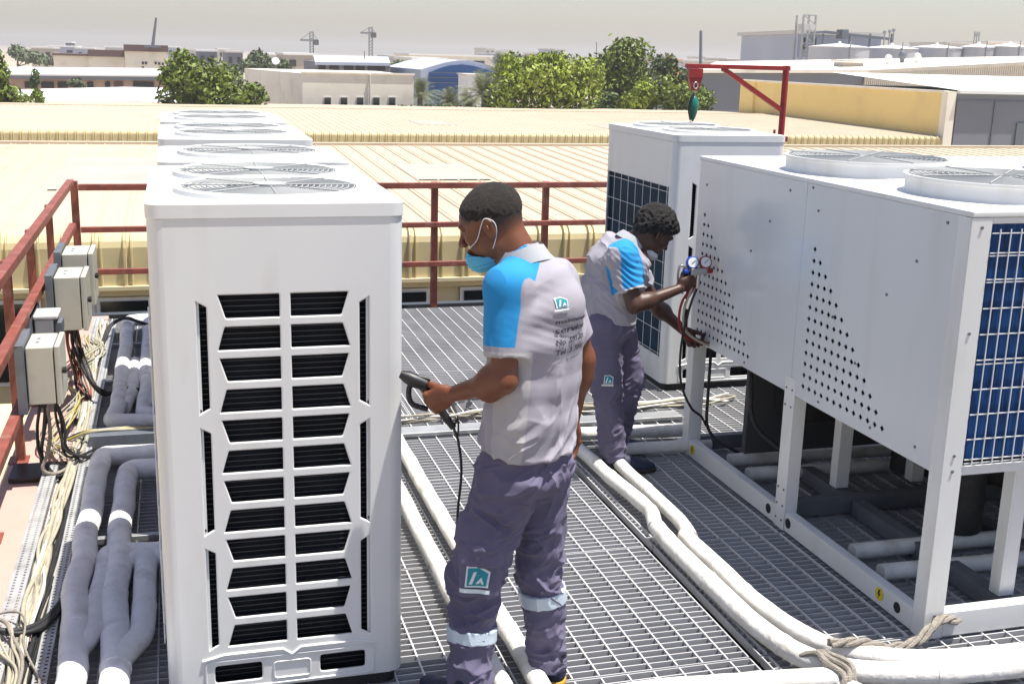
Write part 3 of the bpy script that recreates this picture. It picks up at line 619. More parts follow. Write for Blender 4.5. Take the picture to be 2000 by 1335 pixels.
def root(name, label, cat, u, Y, group=None, z=-7.19):
    return thing(name, label, cat, (A(u, 150, Y).x, Y, z), group)
def sheet_profile(mb, prof, x0, x1):
    o = len(mb.v); n = len(prof); mb.v += [(x0, y, z) for y, z in prof]+[(x1, y, z) for y, z in prof]
    mb.f += [(o+i, o+n+i, o+n+i+1, o+i+1) for i in range(n-1)]
def ribs(mb, prof, xs, wd, h):
    P = []
    for i, (y, z) in enumerate(prof):
        a = prof[max(i-1, 0)]; b = prof[min(i+1, len(prof)-1)]; d = Vector((b[0]-a[0], b[1]-a[1])).normalized(); P.append((y-d.y*h, z+d.x*h))
    n = len(prof)
    for x in xs:
        o = len(mb.v)
        for (y, z), (y2, z2) in zip(prof, P): mb.v += [(x-wd/2, y, z), (x-wd/4, y2, z2), (x+wd/4, y2, z2), (x+wd/2, y, z)]
        for i in range(n-1):
            a = o+4*i; mb.f += [(a+k, a+k+1, a+k+5, a+k+4) for k in range(3)]
        mb.f.append((o, o+1, o+2, o+3))
def shed(name, label, Y0, zt, zb, Yr, zr, x0, x1, pitch, rw, rh, skyl, far=True):
    t = thing(name, label, 'building', ((x0+x1)/2, Y0, -7.19))
    s = 1 if Y0 < 30 else 1.0
    pf = [(Y0, zb), (Y0, zt-.16*s), (Y0+.02, zt-.09), (Y0+.06, zt-.04), (Y0+.13, zt-.01)]; pr = [(Y0+.13, zt-.01), (Y0+.30, zt+.003), (Yr, zr)]
    m = MB(); sheet_profile(m, pf, x0, x1); xs = []
    x = x0
    while x < x1: xs += [x]; x += pitch
    xs2 = [q+pitch*.22 for q in xs]
    ribs(m, pf, xs, rw, rh); ribs(m, pf, xs2, rw*.6, rh*.7); obj('fascia', m, M['sheety'], t)
    m = MB(); sheet_profile(m, pr+[(Yr+(Yr-Y0)*.8, zt-.3)], x0, x1); ribs(m, pr, xs, rw*.8, rh*.38); ribs(m, pr, xs2, rw*.5, rh*.2)
    rf = obj('roof', m, M['sheet'], t)
    m = MB(); m.box(x0, x1, Yr-.12, Yr+.12, zr-.02, zr+.045); obj('ridge_cap', m, M['sheet'], rf)
    for k, (a, b, c, d) in enumerate(skyl):
        f = lambda y: zt-.01+(zr-zt+.01)*(y-Y0)/(Yr-Y0)+.022
        m = MB(); m.add([(a, c, f(c)), (b, c, f(c)), (b, d, f(d)), (a, d, f(d))], [(0, 1, 2, 3)]); obj('skylight', m, M['skylight'], rf)
    return t, xs
nb, _ = shed('workshop_building', 'long workshop building next door with cream standing-seam roof and curved yellowish fascia', 14.0, .02, -.585, 24.0, .275, -14, 34, .335, .05, .045, [(-1.75, -.3, 17.6, 21.5), (3.75, 5.0, 18.5, 20.6), (10.5, 12, 17, 20)])
m = MB(); m.box(-14, 34, 13.93, 14.02, -.63, -.585); m.box(-14, 34, 14.02, 14.10, -.71, -.60); obj('gutter', m, M['beige'], nb)
m = MB(); m.box(-14, 34, 14.12, 14.35, -7.19, -.64); obj('wall', m, M['beige'], nb)
for a, b in ((-2.6, -1.55), (-.95, -.30), (2.25, 3.02), (3.42, 4.1), (4.5, 5.2), (.6, 1.5)):
    m = MB(); m.box(a, b, 14.085, 14.11, -1.75, -.74); wdw = obj('window', m, M['white'], nb)
    m = MB(); m.box(a+.045, b-.045, 14.072, 14.083, -1.7, -.785); obj('pane', m, M['glass'], wdw)
m = MB(); m.box(-1.5, -.96, 14.09, 14.118, -1.7, -.73); obj('wall_panel', m, BG['off'], nb)
fb, _ = shed('factory_building', 'long low factory building beyond the workshop with a pale ribbed roof and ribbed fascia', 62.0, -2.0, -2.62, 84.0, -1.80, -45, 45.4, .42, .11, .06, [(-1, 3, 70, 76), (14, 16.2, 68, 72), (25, 28, 66, 70), (32, 35, 70, 74)])
m = MB(); m.box(-45, 45.3, 62.2, 84, -7.19, -2.65); obj('wall', m, M['beige'], fb)
t = thing('parapet_wall', 'plain ochre wall running back beside the right end of the factory roof', 'wall', (45.55, 76, -7.19))
m = MB(); m.box(45.42, 45.60, 62.6, 89.5, -7.19, .60); obj('wall', m, BG['ochre'], t)
m = MB(); m.box(45.34, 45.68, 62.5, 89.6, .602, .74); obj('coping', m, BG['cream'], t)
m = MB(); m.box(45.20, 45.80, 61.9, 62.5, -7.19, .72); obj('pier', m, BG['cream'], t)
m = MB(); m.box(45.20, 45.419, 87, 89.3, -7.19, .58); obj('pier', m, BG['ochre'], t)
t = root('warehouse', 'dark grey warehouse with white roof at the right edge', 'building', 1930, 62)
m = MB(); a = A(1872, 181, 62); m.box(a.x, a.x+24, 62, 80, -7.19, a.z); obj('wall', m, BG['grey'], t)
m = MB(); m.box(a.x-.1, a.x+24, 61.7, 62, a.z-.05, a.z+.14); m.add([(a.x-.1, 61.7, a.z+.14), (a.x+24, 61.7, a.z+.14), (a.x+24, 80, a.z+.9), (a.x+2.0, 80, a.z+.9)], [(0, 1, 2, 3)]); obj('roof', m, BG['white'], t)
m = MB(); b = A(1942, 200, 62); m.box(b.x, b.x+.08, 61.93, 61.99, -7, a.z-.4); b = A(1985, 240, 62); m.box(b.x, b.x+.6, 61.9, 61.99, -7, b.z); m.box(a.x, a.x+24, 61.95, 61.99, a.z-.5, a.z-.42); obj('door_seam', m, M['plate'], t)
t = root('long_hall', 'long hall with cream roof, grey end wall and ribbed side cladding, upper right', 'building', 1700, 118)
m = MB(); ext(m, [(1362, 137), (1690, 137), (1690, 420), (1362, 420)], 118, 30); obj('wall', m, BG['grey'], t)
P = [A(1360, 136, 117.5), A(1700, 136.5, 117.5), A(2060, 118, 108), A(2060, 109, 150), A(1400, 120.5, 150)]
m = MB(); m.add(P+[p-Vector((0, 0, .35)) for p in P], [(0, 1, 2, 3, 4), (9, 8, 7, 6, 5)]+[(i+5, (i+1) % 5+5, (i+1) % 5, i) for i in range(5)]); obj('roof', m, BG['cream'], t)
P = [A(1692, 138, 117.6), A(2060, 120, 108.2)]
m = MB(); n = 90
for k in range(n):
    p = P[0].lerp(P[1], k/n); q = P[0].lerp(P[1], (k+.55)/n); m.add([(p.x, p.y, -7.1), (q.x, q.y, -7.1), (q.x, q.y+.5, -7.1), (p.x, p.y+.5, -7.1), (p.x, p.y, p.z-.02), (q.x, q.y, p.z-.02), (q.x, q.y+.5, p.z-.02), (p.x, p.y+.5, p.z-.02)], [(0,3,2,1),(4,5,6,7),(0,1,5,4),(1,2,6,5),(2,3,7,6),(3,0,4,7)])
obj('ribbed_cladding', m, BG['cream'], t)
m = MB(); m.add([(P[0].x, P[0].y+.3, -7.15), (P[1].x, P[1].y+.3, -7.15), (P[1].x, P[1].y+.3, P[1].z-.1), (P[0].x, P[0].y+.3, P[0].z-.1), (P[0].x, P[0].y+1, -7.15), (P[1].x, P[1].y+1, -7.15), (P[1].x, P[1].y+1, P[1].z-.1), (P[0].x, P[0].y+1, P[0].z-.1)], [(0,3,2,1),(4,5,6,7),(0,1,5,4),(1,2,6,5),(2,3,7,6),(3,0,4,7)][:6]); obj('side_wall', m, BG['sand'], t)
def vent(u, v, Y, r, label, name='roof_vent', mm='white'):
    c = A(u, v, Y); m = MB()
    m.lathe((c.x, c.y, c.z-r), [(r*.5, -.8*r), (r*.5, 0), (r*.9, r*.3), (r, r), (r*.7, r*1.7), (.01, r*2)], 16); return single(name, m, M['plate'] if mm == 'dark' else BG['white'], label, 'vent', smooth='auto')
vent(1763, 108, 135, .55, 'dark round turbine vent on the cream hall roof', mm='dark')
vent(1735, 114, 132, .5, 'white low roof vent left of the dark turbine vent'); vent(1792, 111, 134, .5, 'white low roof vent right of the dark turbine vent')
m = MB(); c = A(1668, 122, 126); m.box(c.x-1.5, c.x+1.3, 126, 128, c.z-.6, c.z); m.box(c.x-1.7, c.x+1.7, 125.6, 128.4, c.z+.1, c.z+.25); single('roof_hatch', m, BG['sand'], 'open hatch on the cream hall roof below the first tank', 'hatch')
# plant with tanks
t = root('process_building', 'grey process plant building behind the tanks, upper right', 'building', 1600, 195)
m = MB(); a = A(1560, 60, 195); b = A(1722, 68, 195); c = A(1518, 70, 210); m.prism([(a.x, 195), (b.x, 195), (b.x, 225), (c.x, 225)], -7.19, a.z-.6); obj('wall', m, BG['lav'], t)
m = MB(); m.prism([(a.x-.5, 194.5), (b.x+.5, 194.5), (b.x+.5, 225.5), (c.x-.8, 225.5)], a.z-.58, a.z+.1); obj('roof', m, BG['off'], t)
for u in (1572, 1590):
    m = MB(); blk(m, u, u+5, 74, 96, 194.6, .38); obj('window', m, BG['dark'], t)
t = root('lattice_tower', 'steel lattice conveyor tower on the process plant', 'tower', 1582, 190)
m = MB(); c = A(1582, 30, 190); zt = c.z
for dx in (-1.2, 1.2):
    for dy in (0, 2.4): m.beam((c.x+dx, 190+dy, -7.1), (c.x+dx, 190+dy, zt), .28, .28, (0, 1, 0))
for k in range(9):
    z0 = zt-1.6*k
    m.beam((c.x-1.2, 190, z0), (c.x+1.2, 190, z0), .2, .2); m.beam((c.x-1.2, 190, z0), (c.x+1.2, 190, z0-1.6), .14, .14)
obj('frame', m, M['galv'], t)
m = MB(); m.box(c.x-1.1, c.x+1.0, 189.8, 192, zt-2.6, zt-1.5); m.cyl((c.x+.4, 189.4, zt-2), (c.x+.4, 189.5, zt-2), .6, 12); obj('head_house', m, BG['off'], t)
m = MB(); e = A(1700, 66, 192); m.beam((c.x+1, 191, zt-3), (A(1612, 64, 191).x, 191, e.z), .4, .4); m.beam((A(1610, 65, 191).x, 191, e.z), (A(1745, 74, 191).x, 191, e.z-.9), .45, .45); m.box(A(1640, 58, 191).x, A(1652, 58, 191).x, 190, 192, A(1645, 76, 191).z, A(1645, 58, 191).z)
for u in (1608, 1660, 1700, 1742): p = A(u, 66, 191); m.beam((p.x, 191, -7), (p.x, 191, p.z), .25, .25, (0, 1, 0))
obj('conveyor', m, M['plate'], t)
def tank(u0, u1, vt, Y, label):
    a, b = A(u0, vt, Y), A(u1, vt, Y); r = (b.x-a.x)/2; cx = (a.x+b.x)/2
    t = thing('storage_tank', label, 'tank', (cx, Y, -7.19), 'silver storage tanks')
    m = MB(); m.lathe((cx, Y, -7.19), [(r, 0), (r, 7.19+a.z)], 48); m.lathe((cx, Y, a.z), [(r+.05, -.15), (r+.12, 0), (r+.05, .1)], 48); obj('shell', m, BG['silver'], t, smooth='auto')
    m = MB(); m.lathe((cx, Y, a.z+.1), [(r+.05, 0), (r*.5, .28), (.25, .5), (.25, .8), (.01, .85)], 48); obj('roof', m, BG['white'], t, smooth='auto')
    m = MB(); x = cx-r*.1
    for k in range(12): z = a.z-.5-k*.5; m.beam((x+k*.35, Y-r-.15, z), (x+k*.35+.35, Y-r-.15, z), .25, .08)
    m.beam((cx-r*.2, Y-r-.1, -7), (cx-r*.2, Y-r-.1, a.z+1), .15, .15, (0, 1, 0)); obj('ladder', m, M['galv'], t)
tank(1588, 1690, 91, 176, 'leftmost silver storage tank, the widest, beside the lattice tower')
tank(1697, 1785, 94, 178, 'second storage tank from the left, behind the dark turbine vent')
tank(1786, 1872, 93, 180, 'middle silver storage tank right of the turbine vent')
tank(1884, 1938, 92, 176, 'fourth storage tank from the left, below the small antenna rack')
tank(1941, 2004, 91, 174, 'rightmost silver storage tank at the picture edge')
m = MB(); c = A(1909, 62, 185)
for dx in (-.5, 0, .5): m.beam((c.x+dx, 185, -7), (c.x+dx, 185, c.z), .14, .14, (0, 1, 0))
m.box(c.x-.5, c.x+.5, 184.9, 185.1, c.z-.9, c.z-.2); single('antenna', m, M['galv'], 'small antenna rack rising behind the tanks', 'antenna')
for i, u in enumerate((1728, 1738, 1746)):
    m = MB(); c = A(u, 64-2*i, 188); m.beam((c.x, 188, -7), (c.x, 188, c.z), .16, .16, (0, 1, 0)); m.cyl((c.x, 188, c.z-.2), (c.x, 188, c.z+.3), .3, 8); single('vent_pipe', m, M['galv'], ['left', 'middle', 'right'][i]+' one of three thin vent pipes behind the second tank', 'pipe')
# centre: white office block
t = root('office_block', 'plain cream office block with five small dark windows in a row', 'building', 700, 105)
a, b, l = A(590, 143, 105), A(808, 147, 105), A(531, 138, 118)
m = MB(); m.prism([(a.x, 105), (b.x, 105), (b.x, 125), (l.x-2.2, 125)], -7.19, a.z); obj('wall', m, BG['cream'], t)
m = MB(); m.prism([(a.x-.1, 104.9), (b.x+.1, 104.9), (b.x+.1, 105.2), (a.x-.1, 105.2)], a.z+.003, a.z+.16); obj('parapet', m, BG['cream'], t)
for u in (634, 666, 697.5, 729, 760):
    m = MB(); blk(m, u-1.5, u+13.5, 189.5, 216.5, 104.93, .06); f = obj('window', m, BG['off'], t)
    m = MB(); blk(m, u, u+12, 191, 215, 104.9, .02); obj('pane', m, M['glass'], f)
m = MB(); p = A(722, 150, 105); m.cyl((p.x, 104.85, -6), (p.x, 104.85, a.z), .09, 8); obj('downpipe', m, BG['off'], t)
# rooftop behind the office block
t = root('low_building', 'low building with pale blue roof and dark windows behind the cream office block', 'building', 690, 160)
m = MB(); blk(m, 617, 762, 122, None, 160, 15); obj('wall', m, BG['grey'], t)
m = MB(); a, b = A(615, 121, 159), A(762, 123, 159); c, d = A(612, 108, 178), A(758, 111, 178); m.add([a, b, d, c, a-Vector((0, 0, .4)), b-Vector((0, 0, .4)), d-Vector((0, 0, .4)), c-Vector((0, 0, .4))], [(0, 1, 2, 3), (7, 6, 5, 4), (0, 4, 5, 1), (1, 5, 6, 2), (2, 6, 7, 3), (3, 7, 4, 0)]); obj('roof', m, BG['lav'], t)
for u0, u1 in ((622, 636), (643, 662), (672, 690), (695, 712), (718, 752)):
    m = MB(); blk(m, u0, u1, 126, 138, 159.9, .08); obj('window', m, BG['dark'], t)
# arched blue hall
t = root('arched_hall', 'blue-fronted hall with a pale arched roof in the middle distance', 'building', 890, 150)
arc = [(822, 150), (822, 139), (845, 132), (870, 125), (895, 121), (915, 121), (940, 126), (965, 134), (985, 141), (985, 150)]
m = MB(); ext(m, [(p[0], p[1]-3) if 0 < i < len(arc)-1 else p for i, p in enumerate(arc)]+[(985, 240), (822, 240)], 150.4, 25); obj('arched_roof', m, BG['lav'], t)
m = MB(); ext(m, [(838, 142), (858, 134), (878, 128), (903, 126), (925, 129), (950, 136), (970, 142), (970, 260), (838, 260)], 150, .35); obj('front', m, BG['blue'], t)
for v in (140, 150, 160):
    m = MB(); blk(m, 838, 968, v+2, v+3.2, 149.9, .06); obj('cladding_seam', m, M['plate'], t)
t = root('portable_office', 'small white cabin in front of the blue hall', 'building', 930, 140)
m = MB(); blk(m, 914, 946, 147, None, 140, 5); obj('wall', m, BG['white'], t)
m = MB(); blk(m, 912, 948, 145, 147.5, 139.8, 5.4); obj('roof', m, BG['off'], t)
# left: white roofs and brown-topped villas
t = root('white_shed', 'shed with brilliant white low-pitched roof left of the middle', 'building', 200, 100)
m = MB(); ext(m, [(40, 206), (85, 206), (265, 196), (345, 203), (345, 330), (40, 330)], 100, 1.0); obj('gable', m, BG['grey'], t)
P = [A(30, 206, 99.7), A(265, 196.5, 99.7), A(350, 203, 99.7), A(350, 172, 124), A(240, 170, 124), A(30, 175, 124)]
m = MB(); m.add(P+[p-Vector((0, 0, .3)) for p in P], [(0, 1, 4, 5), (1, 2, 3, 4), (0, 6, 7, 1), (1, 7, 8, 2)]); obj('roof', m, BG['white'], t)
m = MB(); P2 = [(A(40, 206, 101).x, 101), (A(345, 203, 101).x, 101), (A(345, 203, 101).x, 123), (A(40, 206, 101).x, 123)]; m.prism(P2, -7.19, -2.9); obj('walls', m, BG['off'], t)
t = root('long_shed', 'long shed with white roof and grey eaves behind the white one on the left', 'building', 160, 150)
m = MB(); a, b, c, d = A(-60, 143, 149), A(345, 147, 149), A(345, 134, 175), A(-60, 130, 175); P = [a, b, c, d]; m.add(P+[p-Vector((0, 0, .2)) for p in P], [(0, 1, 2, 3), (7, 6, 5, 4), (0, 4, 5, 1), (1, 5, 6, 2), (2, 6, 7, 3), (3, 7, 4, 0)]); obj('roof', m, BG['white'], t)
m = MB(); P = [A(-60, 144.5, 149.2), A(345, 148.5, 149.2), A(345, 158, 149.2), A(-60, 153, 149.2)]; m.add(P+[p+Vector((0, .6, 0)) for p in P], [(3, 2, 1, 0), (4, 5, 6, 7), (0, 1, 5, 4), (2, 3, 7, 6)]); obj('eaves', m, BG['grey'], t)
m = MB(); m.box(A(-60, 150, 150).x, A(345, 150, 150).x, 150, 174, -7.19, A(150, 150, 150).z); obj('wall', m, BG['pink'], t)
for u0, u1 in ((48, 66), (80, 105), (112, 132), (170, 182), (205, 215), (222, 240), (260, 300)):
    m = MB(); blk(m, u0, u1, 160, 172, 149.8, .15); obj('opening', m, BG['dark' if u0 != 222 else 'brown'], t)
t = root('villa', 'cream villas with dark brown roof bands stepping up to the right, left background', 'building', 215, 210)
for u0, u1, vt, vb, dd in ((104, 173, 105, 109, 0), (173, 243, 98, 111, -2), (243, 326, 88, 101, -4)):
    m = MB(); blk(m, u0, u1, vb, None, 210+dd, 14); obj('wall', m, BG['cream'], t)
    m = MB(); blk(m, u0-2, u1+2, vt, vb, 209.5+dd, 15); obj('roof_band', m, BG['brown'], t)
for u, v in ((277, 121), (283, 121), (277, 130), (302, 121), (309, 122), (316, 123)):
    m = MB(); blk(m, u, u+4, v, v+5, 205.9, .08); obj('window', m, BG['dark'], t)
# masts, pole, cranes
def mast(u0, v0, u1, v1, Y, r, label, name='mast', cat='mast', extra=None):
    a, b = A(u0, v0, Y), A(u1, v1, Y); m = MB(); m.tube([a, b], [r, r*.6], 8)
    if extra: extra(m, a, b)
    return single(name, m, M['plate'], label, cat)
mast(298, 92, 305, 35, 205, .28, 'thin leaning antenna mast above the brown-roofed villa', extra=lambda m, a, b: m.box(a.x-1.3, a.x+1.3, 204.6, 205.4, a.z-.1, a.z+.3))
mast(1367, 330, 1369, 60, 130, .30, 'thick dark pole rising behind the red davit arm', 'utility_pole', 'pole')
mast(1165, 240, 1165, 82, 200, .12, 'thin pole left of the tallest tree')
mast(712, 140, 712, 100, 170, .10, 'short thin pole on the pale blue roof')
def tower_crane(u, vb, vt, jl, jr, vj, label, Y=600):
    c, tp, j = A(u, vb, Y), A(u, vt, Y), A(u, vj, Y); s = (A(u+10, vj, Y)-j).length/10
    t = thing('tower_crane', label, 'crane', (c.x, Y, -7.19), 'tower cranes on the horizon')
    m = MB()
    for dx in (-.8, .8): m.beam((c.x+dx, Y, -7.1), (c.x+dx, Y, tp.z), .55, .55, (0, 1, 0))
    for k in range(14): z = -7+(tp.z+7)*k/14; m.beam((c.x-.8, Y, z), (c.x+.8, Y, z+(tp.z+7)/14), .3, .3)
    obj('tower', m, M['plate'], t)
    m = MB(); m.beam((c.x-jl*s, Y, j.z), (c.x+jr*s, Y, j.z), .7, .9); m.beam((c.x-jl*s, Y, j.z+.2), (c.x, Y, tp.z), .25, .25); m.beam((c.x+jr*s, Y, j.z+.2), (c.x, Y, tp.z), .25, .25); obj('jib', m, M['plate'], t)
    m = MB(); m.box(c.x+jr*s-2.2, c.x+jr*s+.4, Y-1, Y+1, j.z-2.2, j.z+.3); obj('counterweight', m, M['slab'], t)
tower_crane(609, 112, 62, 22, 12, 79, 'left tower crane on the horizon with its jib pointing left')
tower_crane(724, 112, 53, 20, 9, 65, 'right tower crane on the horizon, slightly taller')
# satellite dish on the roofscape
t = root('satellite_dish', 'white satellite dish standing behind the cream office block', 'dish', 541, 150)
c = A(538, 121, 150); m = MB(); m.lathe((0, 0, 0), [(.01, 0), (.26, .03), (.48, .13), (.50, .14), (.26, .05), (.01, .02)], 24)
q = Matrix.Rotation(R(65), 4, 'X'); m.v = [tuple(q @ Vector(v)+c) for v in m.v]; obj('reflector', m, BG['white'], t, smooth=True)
m = MB(); m.cyl((c.x, 150.3, -7), (c.x, 150.3, c.z), .12, 8); obj('stand', m, M['plate'], t)
# the far skyline
rnd = random.Random(12)
SK = [(60, 104, 95, 380, 'sand'), (92, 150, 92, 430, 'lav'), (128, 138, 84, 460, 'grey'), (148, 182, 96, 400, 'lav'), (205, 240, 93, 450, 'off'), (326, 352, 93, 420, 'lav'), (352, 384, 98, 350, 'off'), (385, 424, 101, 300, 'grey'), (426, 446, 97, 420, 'off'), (442, 474, 103, 280, 'grey'),
      (528, 556, 108, 330, 'off'), (556, 618, 108, 260, 'sand'), (762, 806, 112, 330, 'off'), (800, 962, 110, 300, 'cream'), (806, 872, 117, 240, 'off'), (948, 966, 96, 520, 'off'), (962, 1062, 107, 360, 'lav'), (1062, 1112, 107, 330, 'sand'), (1084, 1104, 98, 420, 'lav'), (1112, 1210, 119, 300, 'off'), (1290, 1372, 117, 420, 'sand'), (1334, 1400, 121, 260, 'off'), (1378, 1420, 113, 500, 'off'), (1420, 1520, 117, 450, 'sand'), (1850, 1900, 86, 330, 'off'), (1930, 2010, 84, 360, 'cream')]
for i, (u0, u1, v, Y, c_) in enumerate(SK):
    near = ['above the long white shed', 'behind the villas', 'behind the round leafy tree', 'beside the satellite dish', 'behind the blue arched hall', 'behind the tall trees', 'beyond the red davit arm', 'beyond the storage tanks']
    kk = lambda u: 0 if u < 150 else 1 if u < 300 else 2 if u < 500 else 3 if u < 800 else 4 if u < 950 else 5 if u < 1280 else 6 if u < 1600 else 7
    k = kk(u0); od = sorted(q[0]+q[1] for q in SK if kk(q[0]) == k).index(u0+u1)
    sz = 'narrow' if u1-u0 < 30 else 'wide' if u1-u0 > 60 else 'squat'
    cl = dict(sand='sand-coloured', lav='bluish', grey='grey', off='off-white', cream='cream')[c_]
    t = root('distant_building', f'{sz} {cl} skyline building {near[k]}, {["first", "second", "third", "fourth", "fifth"][od]} from the left there', 'building', (u0+u1)/2, Y, 'buildings on the far skyline')
    m = MB(); blk(m, u0, u1, v, None, Y, 20); obj('wall', m, BG[c_], t)
    m = MB(); a = A(u0, v, Y); b = A(u1, v, Y); zt = (a.z+b.z)/2; m.box(a.x-.3, b.x+.3, Y-.3, Y+20.3, zt+.01, zt+.45); obj('roof', m, BG['white' if i % 3 else 'off'], t)
    n = max(2, int((b.x-a.x)/7))
    for q_ in range(n):
        x = a.x+(q_+.3)*(b.x-a.x)/n; obj('window', MB().box(x, x+(b.x-a.x)/n*.4, Y-.12, Y-.02, zt-2.4, zt-1.0), BG['dark'], t)

# ------------------------------------------------------------------ trees
LV = [mat('leaves_yellow_green', (.21, .27, .018), .6, var=.55, vscale=.8), mat('leaves_mid_green', (.12, .17, .018), .6, var=.55, vscale=.8), mat('leaves_dark_green', (.055, .095, .022), .65, var=.5, vscale=.8),
      mat('fronds_grey_green', (.16, .18, .09), .65, var=.4, vscale=1), mat('flowers_orange', (.40, .10, .03), .7, var=.4, vscale=1), mat('leaves_hazy', (.12, .15, .08), .8, var=.4, vscale=.3)]
BARK = mat('bark', (.12, .09, .06), .9, var=.3, vscale=4)
def leaf_cloud(blobs, n, size, seed, edge=.25):
    """leaf tufts scattered through overlapping lobes; lobe = (centre, rx, ry, rz)"""
    rnd = random.Random(seed); V = []; Fc = []; tot = sum(b[1]*b[3] for b in blobs)
    for c, rx, ry, rz in blobs:
        k = int(n*rx*rz/tot)
        for _ in range(k):
            d = Vector((rnd.gauss(0, 1), rnd.gauss(0, 1), rnd.gauss(0, 1))).normalized(); q = d*(rnd.random()**.38)
            nz = noise.noise(Vector((q.x*1.7+c[0], q.y*1.7, q.z*1.7+seed)))+.5*noise.noise(Vector((q.x*4+c[0], q.y*4, q.z*4)))
            if nz < -.12 and rnd.random() < .85: continue
            q *= 1+edge*nz
            p = Vector((c[0]+q.x*rx, c[1]+q.y*ry, c[2]+q.z*rz)); s = size*rnd.uniform(.5, 1.3)
            nrm = (q+Vector((rnd.gauss(0, .8), rnd.gauss(0, .8), rnd.gauss(.3, .8)))).normalized(); x = nrm.orthogonal().normalized(); y = nrm.cross(x); a0 = rnd.uniform(0, 6.28)
            x, y = x*math.cos(a0)+y*math.sin(a0), y*math.cos(a0)-x*math.sin(a0)
            o = len(V); V += [p-x*s, p-y*s*.45+nrm*s*.1, p+x*s, p+y*s*.45-nrm*s*.12]; Fc.append((o, o+1, o+2, o+3))
    mb = MB(); mb.v = [tuple(v) for v in V]; mb.f = Fc; return mb
def tree(label, Y, uvs, n, size, m, seed, trunk=None, depth=None, name='leafy_tree', extra=None, edge=.3):
    blobs = []
    for u, v, ru, rv in uvs:
        c = A(u, v, Y); s = (A(u+1, v, Y)-c).length; blobs.append(((c.x, c.y+random.Random(seed+int(u)).uniform(-1, 1)*ru*s*.3, c.z), ru*s, (depth or ru*s*.9), rv*s))
    u = trunk or uvs[0][0]; c = A(u, 200, Y); t = thing(name, label, 'tree', (c.x, Y, -7.19))
    o = obj('crown', leaf_cloud(blobs, n, size, seed, edge), LV[m], t)
    tb = MB(); base = Vector((c.x, Y, -7.19)); top = Vector(blobs[0][0]); P = [base, base.lerp(top, .4)+Vector((.2, .1, 0)), top]
    tb.tube(bez(P, 4), [.32, .3, .28, .27, .26, .2, .16, .12, .06], 8)
    for b in blobs[:7]: st = base.lerp(top, .55); tb.tube([st, st.lerp(Vector(b[0]), .5)+Vector((0, 0, .2)), Vector(b[0])], [.14, .09, .03], 6)
    obj('trunk', tb, BARK, t, smooth=True)
    if extra: ob = obj('blossom', leaf_cloud([(Vector(b[0])+Vector((0, -b[2]*.2, b[3]*.2)), b[1]*.95, b[2]*.9, b[3]*.95) for b in blobs[:3]], 260, size*.8, seed+9, edge), LV[extra], t)
    return t
tree('round leafy yellow-green tree left of the cream office block', 96, [(400, 175, 62, 40), (375, 145, 50, 38), (352, 122, 26, 26), (345, 185, 42, 30), (450, 175, 50, 36), (490, 190, 38, 26), (425, 140, 30, 24), (330, 150, 26, 26)], 6500, .26, 1, 3)
tree('tall dark green tree cut by the left edge of the picture', 92, [(0, 150, 20, 40), (-14, 120, 22, 40), (8, 185, 34, 26), (40, 195, 26, 12), (-20, 190, 40, 30)], 3600, .22, 1, 11)
tree('small rounded shrub sticking out right of the left-edge tree', 91, [(72, 186, 11, 14), (78, 196, 9, 12)], 500, .18, 1, 13, name='shrub')
tree('slim dark tree in front of the long shed, far left', 140, [(70, 152, 8, 18), (66, 162, 8, 12)], 500, .28, 2, 17)
tree('small green tree in front of the pink wall of the long shed', 142, [(148, 162, 17, 10), (156, 168, 14, 7)], 600, .28, 5, 19)
tree('round hazy green tree right of the leafy one, behind the cream block', 180, [(505, 118, 22, 20), (490, 128, 20, 14), (525, 128, 14, 12)], 1500, .42, 5, 23)
tree('low dark trees behind the satellite dish', 190, [(545, 128, 22, 14), (470, 133, 26, 8)], 900, .4, 2, 29)
tree('hazy grey-green tree mass at the far left skyline', 300, [(35, 102, 20, 14), (60, 112, 24, 12), (90, 118, 26, 9)], 900, .8, 5, 31)
tree('bright yellow-green broad tree in the centre right, densest of the group', 98, [(1060, 165, 90, 48), (1020, 140, 52, 36), (1100, 140, 56, 32), (990, 190, 46, 30), (1130, 190, 46, 34), (1060, 120, 40, 16), (1085, 112, 22, 14), (1150, 150, 34, 34)], 10500, .25, 0, 37)
tree('tallest tree of the group with loose twigs above the skyline', 104, [(1225, 150, 52, 60), (1205, 120, 32, 40), (1245, 105, 30, 26), (1222, 88, 22, 12), (1190, 180, 40, 36), (1250, 180, 46, 34), (1170, 135, 30, 30)], 7500, .26, 1, 41, edge=.45)
tree('yellowish bushy tree in front of the tallest tree', 99, [(1265, 185, 32, 30), (1245, 200, 34, 18)], 1900, .24, 0, 43)
tree('green tree with orange blossom behind the red davit hook', 106, [(1310, 140, 34, 24), (1325, 160, 36, 30), (1296, 122, 22, 16)], 2300, .26, 2, 47, extra=4)
tree('dark green tree below the red davit arm, right end of the tree group', 98, [(1345, 190, 34, 28), (1378, 198, 20, 20), (1318, 195, 28, 24), (1300, 175, 28, 30)], 2800, .24, 1, 53)
tree('shaded bush at the foot of the trees right of the yellow-green one', 101, [(1190, 200, 22, 22), (1170, 205, 20, 16)], 900, .24, 2, 59, name='shrub')
tree('pale low tree behind the pale blue roof, right side', 200, [(780, 128, 16, 10), (795, 132, 14, 8)], 450, .5, 5, 61)
